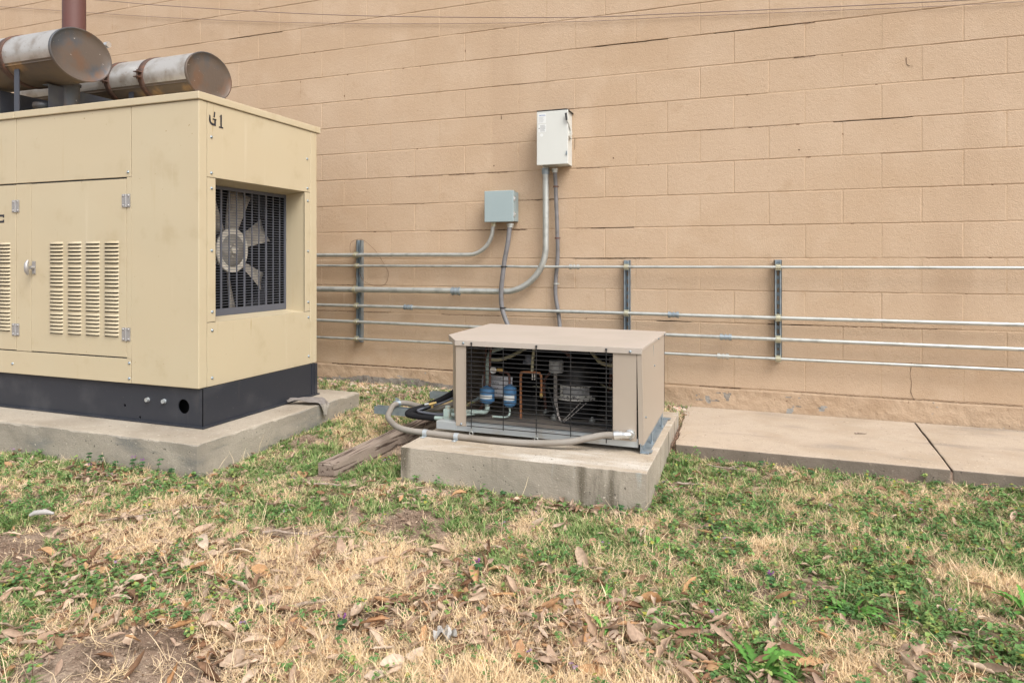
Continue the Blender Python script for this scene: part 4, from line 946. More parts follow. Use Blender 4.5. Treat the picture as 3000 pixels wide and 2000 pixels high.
# refrigerant lines
ins = root('insulated_line', 'black foam insulated refrigerant line bent back on itself left of the unit', 'pipe', (-1.6, -1.3, .13))
pipe('foam_sleeve', [(-1.500, -1.12, .27), (-1.56, -1.22, .215), (-1.64, -1.32, .175), (-1.70, -1.355, .155), (-1.722, -1.365, .142), (-1.71, -1.372, .136), (-1.65, -1.380, .135), (-1.555, -1.386, .136)], .0175, 'foam', ins, 14)
pipe('pipe_end', [(-1.556, -1.386, .136), (-1.46, -1.388, .140)], .0115, 'mint', ins, 14, 3)
mb = MB(); mb.box(-1.497, -1.462, -1.412, -1.372, .1505, .190) ; mb.box(-1.497, -1.462, -1.410, -1.374, .118, .1500); mb.cyl((-1.480, -1.392, .19), (-1.480, -1.392, .204), .014, 6); part('service_valve', mb, M['mint'], ins, .002)
pipe('pipe_end', [(-1.462, -1.39, .160), (-1.40, -1.36, .162), (-1.36, -1.33, .164)], .0105, 'mint', ins, 14, 3)
liq = root('small_refrigerant_line', 'thin dark refrigerant line with a brass service fitting beside the foam sleeve', 'pipe', (-1.6, -1.3, .15))
pipe('tubing', [(-1.50, -1.26, .222), (-1.56, -1.31, .195), (-1.62, -1.345, .178), (-1.652, -1.375, .168), (-1.655, -1.385, .164), (-1.63, -1.392, .160), (-1.55, -1.392, .156), (-1.495, -1.392, .158)], .0062, 'grille', liq, 10)
mb = MB(); mb.cyl((-1.600, -1.365, .196), (-1.575, -1.355, .204), .009, 6); mb.cyl((-1.575, -1.355, .204), (-1.565, -1.35, .207), .006, 10); mb.cyl((-1.585, -1.358, .18), (-1.585, -1.358, .205), .007, 8); part('service_fitting', mb, M['brass'], liq)
mb = MB(); mb.cyl((-1.622, -1.37, .196), (-1.600, -1.365, .200), .008, 6); part('service_fitting', mb, M['chrome'], liq)

# ------------------------------------------------------------------ loose things on the ground
# weathered timber
def timber():
    n = 26; p0 = Vector((-1.880, -1.885)); p1 = Vector((-1.792, -.955)); wdt = .084; v = []; f = []
    prof = [(-.5, 0), (-.5, .88), (-.46, 1), (-.2, .985), (-.16, .95), (-.12, .99), (.12, .97), (.16, 1.0), (.47, .98), (.5, .85), (.5, 0)]
    m = len(prof)
    for i in range(n + 1):
        t = i / n; c = p0.lerp(p1, t); zb = -.058 + .030 * t; h = .062
        for k, (a, b) in enumerate(prof):
            jx = (vnoise(t * 9 + k * 5, k, 1, 21) - .5) * .006; jz = (vnoise(t * 12, k * 7, 1, 22) - .5) * .005
            v.append((c.x + a * wdt + jx, c.y + (vnoise(k, i, 1, 5) - .5) * (.012 if i in (0, n) else 0), zb + b * h + jz))
    for i in range(n):
        for k in range(m - 1): f.append((i * m + k, (i + 1) * m + k, (i + 1) * m + k + 1, i * m + k + 1))
    f.append(tuple(range(m))); f.append(tuple(range((n + 1) * m - 1, n * m - 1, -1)))
    mb = MB(); mb.add(v, f); return mb
mb = timber(); mb.f = [q[::-1] for q in mb.f]
solo('timber', mb, M['wood'], 'weathered grey-brown timber lying in the grass between the two pads', 'timber', (-1.82, -1.4, -.05))
# rag on pad edge
def rag():
    cl = [(-2.615, -1.195, .104), (-2.585, -1.175, .106), (-2.555, -1.160, .107), (-2.52, -1.145, .108), (-2.485, -1.132, .109), (-2.455, -1.124, .109), (-2.430, -1.118, .104), (-2.416, -1.117, .090), (-2.411, -1.120, .070), (-2.410, -1.124, .048), (-2.409, -1.128, .030)]
    wd = [.020, .040, .052, .048, .056, .050, .044, .036, .026, .024, .012]; v = []; f = []; k = 14; n = len(cl)
    for side in (0, 1):
        for i, ((x, y, z), w_) in enumerate(zip(cl, wd)):
            for j in range(k + 1):
                u = j / k * 2 - 1; fold = .007 * sin(u * 7 + i * .9) + .006 * sin(u * 13 - i * 1.7) + .004 * sin(i * 2.3 + u * 3); fold = max(fold, -.004); ww = w_ * (1 + .18 * sin(i * 1.9 + (0 if u < 0 else 2)))
                if i >= 7: v.append((x + .004 + fold * .7 + (.003 if side else 0), y + u * ww, z + .004 * sin(u * 5)))
                else: v.append((x + .010 * sin(u * 4 + i), y + u * ww, z + .003 + fold + (.0035 if side else 0) + (.010 * (1 - u * u))))
    m = k + 1
    for i in range(n - 1):
        for j in range(k):
            a = i * m + j; f.append((a, a + m, a + m + 1, a + 1)); b = n * m + a; f.append((b, b + 1, b + m + 1, b + m))
    for i in range(n - 1):
        for j in (0, k): a = i * m + j; b = n * m + a; f.append((a, b, b + m, a + m))
    for j in range(k):
        for i in (0, n - 1): a = i * m + j; b = n * m + a; f.append((a, a + 1, b + 1, b))
    mb = MB(); mb.add(v, f, True); mb.mi = [1 if min(q) % (n * m) >= 7 * m else 0 for q in f]; return mb
o = solo('rag', rag(), [M['rag'], M['raglight']], 'dirty grey rag draped over the edge of the generator pad', 'rag', (-2.5, -1.13, .1))
sub = o.modifiers.new('sub', 'SUBSURF'); sub.levels = 1; sub.render_levels = 1
mb = MB(); mb.tube([(-2.615, -2.79, -.035), (-2.60, -2.78, -.026), (-2.56, -2.765, -.022), (-2.53, -2.755, -.028)], [.006, .010, .011, .005], 6)
solo('litter_scrap', mb, M['plastic_white'], 'white plastic scrap lying in the grass at the left', 'litter', (-2.57, -2.77, -.05))
mb = MB(); rg = random.Random(2); v = []
for i in range(7):
    for j in range(6): v.append((-.79 + i * .009 + rg.uniform(-.004, .004), -3.02 + j * .009 + rg.uniform(-.004, .004), -.032 + rg.uniform(-.010, .022)))
mb.add(v, [(i * 6 + j, (i + 1) * 6 + j, (i + 1) * 6 + j + 1, i * 6 + j + 1) for i in range(6) for j in range(5)], False)
solo('paper_scrap', mb, M['plastic_white'], 'crumpled pale paper scrap among the leaves at the bottom', 'litter', (-.75, -3.0, -.05))
twigs = [((-.23, -1.16), (-.02, -1.20), .004, 'thin twig on the grass near the sidewalk corner'), ((-.33, -1.47), (-.22, -1.45), .006, 'short pale stick on the grass right of the condenser pad'),
         ((-2.35, -2.72), (-2.02, -2.38), .003, 'long thin twig in the grass left of the pads'), ((-1.65, -2.62), (-1.36, -2.47), .005, 'dark twig in the dry grass of the lawn'),
         ((-1.25, -3.02), (-1.12, -2.90), .007, 'stout curled stick among the fallen leaves'), ((.48, -.44), (.54, -.42), .004, 'tiny twig lying on the sidewalk slab'), ((-1.83, -2.06), (-1.72, -2.01), .006, 'pale stick at the near end of the timber')]
for i, (a, b, r, lab) in enumerate(twigs):
    rt = random.Random(i); n = 7; base = .018 if 'sidewalk slab' in lab else None; P_ = []
    for k in range(n + 1):
        t = k / n; x = a[0] + (b[0] - a[0]) * t + rt.uniform(-.006, .006); y = a[1] + (b[1] - a[1]) * t + rt.uniform(-.006, .006)
        P_.append((x, y, (base if base else float(gz(x, y)) + .022) + r))
    mb = MB(); mb.tube(P_, [r * (1 - .6 * k / n) for k in range(n + 1)], 6)
    if i in (0, 3): mb.tube([P_[3], (P_[3][0] + .05, P_[3][1] + .03, P_[3][2] + .01)], [r * .6, r * .3], 5)
    solo('twig', mb, M['twig'], lab, 'twig', P_[0])
# pebbles along the wall
pv = []; pf = []; ico = [(0, 0, 1), (.89, 0, .45), (.28, .85, .45), (-.72, .53, .45), (-.72, -.53, .45), (.28, -.85, .45), (.72, .53, -.45), (-.28, .85, -.45), (-.89, 0, -.45), (-.28, -.85, -.45), (.72, -.53, -.45), (0, 0, -1)]
icf = [(0, 1, 2), (0, 2, 3), (0, 3, 4), (0, 4, 5), (0, 5, 1), (1, 6, 2), (2, 7, 3), (3, 8, 4), (4, 9, 5), (5, 10, 1), (6, 7, 2), (7, 8, 3), (8, 9, 4), (9, 10, 5), (10, 6, 1), (6, 11, 7), (7, 11, 8), (8, 11, 9), (9, 11, 10), (10, 11, 6)]
N = 2600; px = RNG.uniform(-4.5, -.42, N); py = -.015 - np.abs(RNG.normal(0, .10, N)); pr_ = RNG.uniform(.005, .014, N) * np.where(RNG.random(N) < .05, 1.8, 1); pz = gz(px, py) + pr_ * .25
sc3 = RNG.uniform(.7, 1.3, (N, 3)) * pr_[:, None]; sc3[:, 2] *= .65; ic = np.array(ico)
ang = RNG.uniform(0, 6.3, N); ca, sa = np.cos(ang)[:, None], np.sin(ang)[:, None]
lx = ic[None, :, 0] * sc3[:, :1]; ly = ic[None, :, 1] * sc3[:, 1:2]; lz_ = ic[None, :, 2] * sc3[:, 2:3]
V = np.stack([px[:, None] + lx * ca - ly * sa, py[:, None] + lx * sa + ly * ca, pz[:, None] + lz_], -1).reshape(-1, 3)
Fp = (np.arange(N)[:, None, None] * 12 + np.array(icf)[None]).reshape(-1, 3)
o = link('gravel', np_mesh('gravel', V, Fp), M['pebble']); tag(o, 'pale pebbles scattered along the foot of the wall', 'gravel', kind='stuff')

# crumbs of soil on and round the mounds
N = 2600; which = RNG.integers(0, len(MOUNDS), N); md_ = np.array(MOUNDS); rr0 = np.abs(RNG.normal(0, .62, N)) * md_[which, 2]; aa = RNG.uniform(0, 6.28, N)
px = md_[which, 0] + rr0 * np.cos(aa); py = md_[which, 1] + rr0 * np.sin(aa); pr_ = RNG.uniform(.0015, .0050, N) * np.where(RNG.random(N) < .06, 1.9, 1); pz = gz(px, py) + pr_ * .2
sc3 = RNG.uniform(.6, 1.3, (N, 3)) * pr_[:, None]; ang = RNG.uniform(0, 6.3, N); ca, sa = np.cos(ang)[:, None], np.sin(ang)[:, None]
lx = ic[None, :, 0] * sc3[:, :1]; ly = ic[None, :, 1] * sc3[:, 1:2]; lz_ = ic[None, :, 2] * sc3[:, 2:3] * .8
V = np.stack([px[:, None] + lx * ca - ly * sa, py[:, None] + lx * sa + ly * ca, pz[:, None] + lz_], -1).reshape(-1, 3); Fp = (np.arange(N)[:, None, None] * 12 + np.array(icf)[None]).reshape(-1, 3)
o = link('soil_crumbs', np_mesh('soil_crumbs', V, Fp, False), M['soil']); tag(o, 'loose crumbs of brown soil on the bare mounds', 'soil', kind='stuff')

# ------------------------------------------------------------------ lawn
XR = (-4.0, 1.9); YR = (-4.05, -.02)
def sample(n, dens, pts=None):
    """rejection sample ground positions with a density function"""
    out = []; tot = 0
    while tot < n:
        k = n * 3; x = RNG.uniform(*XR, k); y = RNG.uniform(*YR, k)
        # keep near the camera cone
        d = -s_ * x + c_ * (y + 4.669); u = 1416 + 2055 * (c_ * x + s_ * (y + 4.669)) / np.maximum(d, .1); v = 764.6 + 2055 * 1.0 / np.maximum(d, .1)
        ok = (d > .9) & (u > -260) & (u < 3260) & (v < 2260) & (RNG.random(k) < dens(x, y)) & ~on_hard(x, y)
        out.append(np.stack([x[ok], y[ok]], -1)); tot += ok.sum()
    return np.concatenate(out)[:n]
def blob(x, y, cx, cy, rx, ry): return np.exp(-(((x - cx) / rx) ** 2 + ((y - cy) / ry) ** 2))
def dryness(x, y):
    """0 green .. 1 straw"""
    d = .02 + .90 * blob(x, y, -1.50, -2.80, .75, .36) + .65 * blob(x, y, -.62, -2.90, .70, .32) + .35 * blob(x, y, -.60, -2.35, .25, .12) + .5 * blob(x, y, -.6, -1.98, .30, .07)
    d = d + .7 * blob(x, y, -1.2, -3.35, .9, .35) + .45 * blob(x, y, .35, -2.72, .22, .2) + .5 * blob(x, y, -.15, -3.05, .4, .3) + .4 * blob(x, y, .75, -2.2, .3, .25)
    d = d - .5 * blob(x, y, .2, -2.35, .22, .16) - .9 * blob(x, y, .02, -2.86, .16, .14) - .45 * blob(x, y, -1.65, -2.97, .2, .12) - .4 * blob(x, y, -.95, -2.52, .25, .12)
    d = d + (vnoise(x, y, 3.2, 11) - .5) * .75 + (vnoise(x, y, 8.5, 12) - .5) * .55
    return np.clip(d, 0, 1)
def green_d(x, y):
    g_ = np.clip(1.12 - dryness(x, y) * 1.25, .03, 1); back = .55 + .45 * np.clip((-y - .2) / .8, 0, 1)
    return g_ * back * (1 - bare(x, y)) * np.clip(-.35 + 2.0 * (.55 * vnoise(x, y, 7, 15) + .45 * vnoise(x, y, 17, 16)), .05, 1)
def leaf_d(x, y):
    w_ = .05 + 1.25 * blob(x, y, -1.25, -3.05, .95, .38) + .5 * blob(x, y, -.45, -2.95, .6, .35) + .45 * blob(x, y, .15, -2.80, .5, .35) + .30 * blob(x, y, .4, -2.45, .45, .25) + .22 * blob(x, y, -1.9, -2.8, .6, .3) + .30 * blob(x, y, -.95, -2.55, .25, .12)
    w_ = w_ + .9 * blob(x, y, -.62, -1.90, .22, .05) + .5 * blob(x, y, -1.7, -1.95, .25, .12) + .4 * blob(x, y, -2.9, -2.3, .6, .12)
    return np.clip(w_, 0, 1) * np.clip(-.1 + 1.6 * vnoise(x, y, 4.5, 23), .05, 1) * (1 - .85 * bare(x, y))
def dry_d(x, y): return np.clip(.16 + dryness(x, y) * 1.0, 0, 1) * (1 - .45 * np.clip(leaf_d(x, y), 0, 1)) * (1 - .97 * bare(x, y)) * np.clip(-.15 + 1.5 * (.6 * vnoise(x, y, 6, 17) + .4 * vnoise(x, y, 14, 18)), 0.04, 1)

def blades(base, az, lean, length, width, curl, col, col2, wob=None):
    """each blade is a 5 vertex strip that bends over as it rises"""
    n = len(base); ts = np.array([0, .5, 1.0]); dirx, diry = np.cos(az), np.sin(az); px_, py_ = -diry, dirx
    P = []
    pos = base.copy(); ang = lean.copy(); prev = pos.copy()
    ring = [pos.copy()]
    for k in range(2):
        seg = length * .5; pos = pos + np.stack([np.sin(ang) * dirx * seg, np.sin(ang) * diry * seg, np.cos(ang) * seg], -1)
        if wob is not None: pos = pos + np.stack([px_, py_, np.zeros(n)], -1) * (wob[:, k] * length)[:, None]
        ring.append(pos.copy()); ang = ang + curl
    gz_ = gz(ring[2][:, 0], ring[2][:, 1]); ring[2][:, 2] = np.maximum(ring[2][:, 2], gz_ + .002)
    sd_ = np.stack([px_, py_, np.zeros(n)], -1) * width[:, None] * .5
    V = np.stack([ring[0] - sd_ * .7, ring[0] + sd_ * .7, ring[1] - sd_, ring[1] + sd_, ring[2]], 1).reshape(-1, 3)
    F = (np.arange(n)[:, None, None] * 5 + np.array([[0, 1, 3], [0, 3, 2], [2, 3, 4]])[None]).reshape(-1, 3)
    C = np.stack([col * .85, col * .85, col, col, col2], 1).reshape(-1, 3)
    return V, F, C
def rep(a, k): return np.repeat(a, k, axis=0)
# green tufts
NT, K = 10500, 19
c = sample(NT, green_d); tuft_sz = RNG.uniform(.55, 1.25, NT) * np.where(vnoise(c[:, 0], c[:, 1], 4, 71) > .6, 1.25, .9)
hue = RNG.random(NT); n = NT * K
bx = rep(c, K) + RNG.normal(0, .0065, (n, 2)) * rep(tuft_sz, K)[:, None]
base = np.c_[bx, gz(bx[:, 0], bx[:, 1]) - .002]
az = RNG.uniform(0, 2 * pi, n); lean = RNG.uniform(.35, 1.45, n); ln = RNG.uniform(.015, .045, n) * rep(tuft_sz, K); wd = RNG.uniform(.0026, .0052, n)
g1 = np.array([.125, .225, .065]); g2 = np.array([.225, .33, .115]); g3 = np.array([.40, .42, .20]); h_ = np.clip(rep(hue, K) + RNG.normal(0, .18, n), 0, 1)[:, None]
col = np.where(h_ < .6, g1 + (g2 - g1) * h_ / .6, g2 + (g3 - g2) * (h_ - .6) / .4) * RNG.uniform(.75, 1.25, (n, 1))
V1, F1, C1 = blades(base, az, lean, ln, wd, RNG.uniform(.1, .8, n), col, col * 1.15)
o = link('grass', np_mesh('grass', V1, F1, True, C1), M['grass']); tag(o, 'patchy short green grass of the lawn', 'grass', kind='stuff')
# straw, thin and matted
NT, K = 7800, 28
c = sample(NT, dry_d); n = NT * K; dn = dryness(c[:, 0], c[:, 1]); sz = RNG.uniform(.45, 1.1, NT) * (.7 + .6 * dn) * np.where(vnoise(c[:, 0], c[:, 1], 9, 88) > .72, 1.45, 1)
bx = rep(c, K) + RNG.normal(0, .017, (n, 2)); base = np.c_[bx, gz(bx[:, 0], bx[:, 1]) + RNG.uniform(-.002, .008, n) * rep(dn, K)]
az = RNG.uniform(0, 2 * pi, n); lean = RNG.uniform(.7, 1.75, n) * RNG.uniform(.75, 1.1, n); ln = RNG.uniform(.022, .070, n) * rep(sz, K); wd = RNG.uniform(.0012, .0026, n)
s1 = np.array([.90, .69, .40]); s2 = np.array([.78, .60, .38]); s3 = np.array([.50, .39, .29]); h_ = rep(RNG.random(NT), K)[:, None] * .6 + RNG.random((n, 1)) * .4
col = np.where(h_ < .5, s1 + (s2 - s1) * h_ * 2, s2 + (s3 - s2) * (h_ - .5) * 2) * RNG.uniform(.8, 1.2, (n, 1))
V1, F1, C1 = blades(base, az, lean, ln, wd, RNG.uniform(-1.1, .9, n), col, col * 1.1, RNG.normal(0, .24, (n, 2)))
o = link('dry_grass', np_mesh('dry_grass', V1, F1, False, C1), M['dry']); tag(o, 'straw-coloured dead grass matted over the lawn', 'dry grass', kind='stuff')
# longer stray stems
n = 900; c = sample(n, lambda x, y: .3 + .7 * dryness(x, y)); base = np.c_[c, gz(c[:, 0], c[:, 1])]
col = np.array([.80, .64, .42]) * RNG.uniform(.8, 1.2, (n, 1))
V1, F1, C1 = blades(base, RNG.uniform(0, 6.28, n), RNG.uniform(.3, 1.4, n), RNG.uniform(.06, .17, n), RNG.uniform(.0012, .0020, n), RNG.uniform(.1, .7, n), col, col, RNG.normal(0, .06, (n, 2)))
o = link('dry_stems', np_mesh('dry_stems', V1, F1, False, C1), M['dry']); tag(o, 'long dry grass stems poking out of the lawn', 'dry grass', kind='stuff')
# henbit and clover like weeds: clusters of small round leaves on short stems
def weed_d(x, y):
    w_ = .10 + .9 * blob(x, y, .45, -1.95, .75, .6) + .7 * blob(x, y, -1.9, -3.1, .45, .4) + .6 * blob(x, y, .5, -2.6, .6, .35) + .6 * blob(x, y, -2.9, -2.3, .55, .25) + .45 * blob(x, y, -1.1, -3.3, .6, .35) + .45 * blob(x, y, -2.5, -2.6, .5, .2) + .3 * blob(x, y, 1.0, -1.3, .5, .25)
    return np.clip(w_, 0, 1) * (1 - bare(x, y)) * np.clip(-.25 + 1.9 * vnoise(x, y, 5, 19), 0, 1)
NW = 3300; c = sample(NW, weed_d); KL = 11; n = NW * KL
hgt = RNG.uniform(.008, .045, NW) * np.where(RNG.random(NW) < .25, 1.5, 1); whorl = RNG.uniform(.006, .016, NW)
a = RNG.uniform(0, 2 * pi, n); rad = rep(whorl, KL) * RNG.uniform(.35, 1.4, n); lay = RNG.random(n)
cx1 = rep(c, KL) + np.stack([np.cos(a), np.sin(a)], -1) * rad[:, None]
zc1 = rep(gz(c[:, 0], c[:, 1]), KL) + rep(hgt, KL) * (.35 + .65 * lay) + .004
rl = RNG.uniform(.0030, .0070, n); tilt = RNG.uniform(-.1, .75, n)
q = np.linspace(0, 2 * pi, 8)[:-1]; lobes = 1 + .16 * np.cos(q * 3.5)[None, :]
ex = np.stack([np.cos(a) * np.cos(tilt), np.sin(a) * np.cos(tilt), -np.sin(tilt)], -1); ey = np.stack([-np.sin(a), np.cos(a), np.zeros(n)], -1)
cen = np.c_[cx1, zc1]
rim = cen[:, None, :] + (ex[:, None, :] * np.cos(q)[None, :, None] + ey[:, None, :] * np.sin(q)[None, :, None]) * (rl[:, None] * lobes)[:, :, None] + np.array([0, 0, .0012])
V2 = np.concatenate([cen[:, None, :], rim], 1).reshape(-1, 3); F2 = (np.arange(n)[:, None, None] * 8 + np.array([[0, 1 + i, 1 + (i + 1) % 7] for i in range(7)])[None]).reshape(-1, 3)
w1 = np.array([.085, .19, .07]); w2 = np.array([.19, .32, .10]); h_ = np.clip(rep(RNG.random(NW), KL) * .7 + RNG.random(n) * .3, 0, 1)[:, None]
w3 = np.array([.36, .38, .13]); hy = (rep(RNG.random(NW), KL) < .16)[:, None]; colw = np.where(hy, w2 + (w3 - w2) * RNG.random((n, 1)), w1 + (w2 - w1) * h_) * RNG.uniform(.8, 1.2, (n, 1)); flr = (rep(RNG.random(NW) < .015, KL)) & (lay > .75)
yel = RNG.random(n) < .03; colw[yel] = np.array([.38, .36, .08]); colw[flr] = np.array([.30, .20, .30])
C2 = rep(colw, 8)
stem_b = np.c_[c, gz(c[:, 0], c[:, 1])]; sv, sf, sc_ = blades(stem_b, RNG.uniform(0, 6.28, NW), RNG.uniform(0, .25, NW), hgt * 1.05 + .004, np.full(NW, .0022), np.zeros(NW), np.tile([.16, .10, .07], (NW, 1)), np.tile([.16, .12, .07], (NW, 1)))
V3 = np.concatenate([V2, sv]); F3 = np.concatenate([F2, sf + len(V2)]); C3 = np.concatenate([C2, sc_])
o = link('weeds', np_mesh('weeds', V3, F3, False, C3), M['weed']); tag(o, 'low henbit and clover weeds spread through the lawn', 'weeds', kind='stuff')

# dandelion-like leafy rosettes one can pick out
def rosette(cx, cy, nl, size, seed):
    r_ = np.random.default_rng(seed); V = []; F = []; Cc = []
    z0 = float(gz(cx, cy))
    for i in range(nl):
        a = r_.uniform(0, 2 * pi); L = size * r_.uniform(.35, 1.0); w0 = L * r_.uniform(.14, .22); up = r_.uniform(.45, 1.35); cl = r_.uniform(.6, 1.6); pos = np.array([cx + .01 * cos(a), cy + .01 * sin(a), z0]); ang = (pi / 2 - up)
        colr = np.array([.10, .23, .05]) * r_.uniform(.75, 1.6); off = len(V); ns = 13
        for k in range(ns + 1):
            t = k / ns; wv = w0 * (np.sin(pi * min(1, t * .95 + .08)) ** .7) * (1.25 if k % 2 else .62) + .0015
            d = np.array([cos(a), sin(a)]); s = np.array([-sin(a), cos(a), 0]) * wv * .5
            V += [pos - s + [0, 0, wv * .18], pos, pos + s + [0, 0, wv * .18]]; Cc += [colr, colr * 1.5, colr]
            pos = pos + np.array([d[0] * sin(ang), d[1] * sin(ang), cos(ang)]) * L / ns; ang += cl / ns * 1.4
        for k in range(ns):
            b0 = off + k * 3
            for j in (0, 1): F += [(b0 + j, b0 + j + 1, b0 + j + 4), (b0 + j, b0 + j + 4, b0 + j + 3)]
    return np.array(V), np.array(F), np.array(Cc)
ros = [(.245, -2.40, 22, .10, 'broad-leaved green weed clump in the middle of the right lawn'), (.00, -2.83, 26, .13, 'big bright green leafy clump at the bottom right'), (-.17, -2.72, 16, .10, 'leafy green weed left of the big clump at the bottom right'),
       (-.42, -2.60, 9, .085, 'upright broad-leaved weed in the straw near the middle'), (-.38, -2.78, 8, .09, 'sparse leafy weed at the bottom edge right of the centre'), (.72, -2.22, 18, .10, 'dark green leafy clump near the right edge of the lawn'),
       (-.33, -2.12, 16, .085, 'green weed clump in front of the condenser pad corner'), (.16, -2.08, 14, .07, 'small leafy weed in the lawn right of the pad'), (-2.42, -1.78, 14, .075, 'green weed tuft against the side of the generator pad'),
       (-1.62, -1.72, 12, .07, 'green weed beside the left corner of the condenser pad'), (-1.50, -2.95, 10, .06, 'leafy green weed among the fallen leaves at the left'), (-.72, -1.86, 12, .05, 'small green weed at the foot of the condenser pad'), (-2.31, -1.60, 8, .05, 'little weed tuft near the back of the generator pad side')]
for i, (x, y, nl, s_z, lab) in enumerate(ros):
    v, f, c_l = rosette(x, y, nl, s_z, 200 + i); og = np.array([x, y, float(gz(x, y))])
    o = link('weed_plant', np_mesh('weed_plant', v - og, f, True, c_l), M['weed'], None, tuple(og)); tag(o, lab, 'weed')
# taller henbit stems standing against the generator pad
def henbit(cx, cy, h, lean_a, seed, flower):
    r_ = np.random.default_rng(seed); V = []; F = []; Cc = []; z0 = float(gz(cx, cy)); d = np.array([cos(lean_a) * .25, sin(lean_a) * .25])
    for k in range(6):
        t0, t1 = k / 6, (k + 1) / 6; p0 = np.array([cx + d[0] * h * t0, cy + d[1] * h * t0, z0 + h * t0]); p1 = np.array([cx + d[0] * h * t1, cy + d[1] * h * t1, z0 + h * t1]); o_ = len(V)
        for p in (p0, p1):
            for q in range(3): V.append(p + np.array([cos(q * 2.1), sin(q * 2.1), 0]) * .0013); Cc.append([.16, .09, .075])
        for q in range(3): q2 = (q + 1) % 3; F += [(o_ + q, o_ + q2, o_ + 3 + q2), (o_ + q, o_ + 3 + q2, o_ + 3 + q)]
    for lv, rr_ in ((.45, .010), (.75, .013), (.97, .015)):
        if lv < .6 and h < .05: continue
        p = np.array([cx + d[0] * h * lv, cy + d[1] * h * lv, z0 + h * lv])
        for i in range(7):
            a = 2 * pi * i / 7 + r_.uniform(-.3, .3); c0 = p + np.array([cos(a), sin(a), 0]) * rr_ * .55 + [0, 0, r_.uniform(-.003, .003)]; o_ = len(V); col_ = np.array([.055, .125, .05]) * r_.uniform(.8, 1.7); V.append(c0); Cc.append(col_)
            for q in range(7): b = 2 * pi * q / 7; V.append(c0 + np.array([cos(b), sin(b), -.35 * cos(b - a)]) * rr_ * .5); Cc.append(col_)
            for q in range(7): F.append((o_, o_ + 1 + q, o_ + 1 + (q + 1) % 7))
    if flower:
        p = np.array([cx + d[0] * h, cy + d[1] * h, z0 + h])
        for i in range(6):
            a = r_.uniform(0, 6.28); o_ = len(V); t = p + np.array([cos(a) * .006, sin(a) * .006, .002]); e = t + np.array([cos(a) * .004, sin(a) * .004, .012])
            V += [t, e + [.003, 0, 0], e - [.003, 0, 0]]; Cc += [[.30, .12, .34]] * 3; F.append((o_, o_ + 1, o_ + 2))
    return np.array(V), np.array(F), np.array(Cc)
hb_ = [(-3.05, -2.19, .075, 0, 'henbit stem against the generator pad, leftmost of the row'), (-2.97, -2.20, .07, .6, 'leaning henbit stem second from the left along the generator pad'), (-2.86, -2.21, .06, 1, 'short henbit stem near the middle of the generator pad front'),
       (-2.76, -2.20, .08, .2, 'henbit stem with a purple flower in front of the generator pad'), (-2.70, -2.19, .065, 2, 'henbit stem just right of the purple flowered one'), (-2.60, -2.20, .095, .4, 'tallest henbit stem leaning right against the generator pad'), (-2.54, -2.18, .05, 1, 'small henbit sprig near the pad corner'),
       (-.52, -1.88, .05, .5, 'henbit sprig in front of the right end of the condenser pad'), (-1.02, -1.86, .035, .5, 'tiny henbit sprig in front of the left part of the condenser pad'), (.0, -1.12, .05, .4, 'henbit sprig by the sidewalk edge near its left corner'), (.22, -1.16, .045, 1, 'small henbit sprig beside the sidewalk edge'),
       (-2.88, -2.33, .06, 1, 'purple flowered henbit in the grass left of the pad corner'), (-1.03, -3.10, .07, 1, 'purple flowered henbit among the leaves at the bottom'), (-.82, -2.62, .05, 2, 'purple flowered henbit in the middle of the lawn'), (.04, -2.33, .05, 2, 'purple flowered henbit in the right lawn')]
for i, (x, y, h, a, lab) in enumerate(hb_):
    v, f, c_l = henbit(x, y, h, a, 400 + i, 'purple' in lab); og = np.array([x, y, float(gz(x, y))])
    o = link('henbit_plant', np_mesh('henbit_plant', v - og, f, False, c_l), M['weed'], None, tuple(og)); tag(o, lab, 'weed')

# ------------------------------------------------------------------ fallen leaves
LSH = []
def leaf_geo(seed, nu=8, nv=4):
    r_ = np.random.default_rng(seed); L = 1.0; W = r_.uniform(.17, .33); curl = r_.uniform(1.6, 5.6) * (1 if r_.random() < .85 else -.6); bend = r_.uniform(-1.1, 1.3); twist = r_.uniform(-.8, .8); V = []
    lob = r_.random() < .35
    for i in range(nu + 1):
        t = i / nu; w_ = W * (np.sin(pi * (t * .93 + .03)) ** .75) * (1 + (.28 if lob else .06) * np.sin(t * 19 + seed)) * (1 + r_.uniform(-.08, .08))
        c1 = curl * (.6 + .6 * t); th = (t - .5) * bend; ax = np.array([np.sin(th) / max(abs(bend), .2) if abs(bend) > .2 else t - .5, 0, -(np.cos(th) - 1) / max(abs(bend), .2) if abs(bend) > .2 else 0])
        if abs(bend) > .2: ax = np.array([np.sin(th) / bend, 0, (1 - np.cos(th)) / bend])
        for j in range(nv + 1):
            s = j / nv * 2 - 1; R_l = w_ / max(abs(c1), .15); phi = s * c1 * .5; yy = np.sin(phi) * R_l * (2 if abs(c1) > .15 else 1) * .9; zz = (1 - np.cos(phi)) * R_l * 1.8 * np.sign(c1)
            tw = twist * (t - .5); y2 = yy * np.cos(tw) - zz * np.sin(tw); z2 = yy * np.sin(tw) + zz * np.cos(tw)
            V.append([ax[0] + r_.uniform(-.008, .008), y2, ax[2] + z2 + r_.uniform(-.008, .008)])
    V = np.array(V); F = []
    for i in range(nu):
        for j in range(nv): a = i * (nv + 1) + j; F.append((a, a + nv + 1, a + nv + 2, a + 1))
    # petiole
    b = len(V); V = np.concatenate([V, [[-.5, .006, .0], [-.5, -.006, .0], [-.72, .03, .03], [-.72, .02, .03]]]); F.append((b, b + 1, b + 3, b + 2))
    V[:, 2] -= V[:, 2].min(); LSH.append('tightly rolled' if abs(curl) > 3.9 else ('half curled' if abs(curl) > 2.5 else 'nearly flat')); return V, np.array(F)
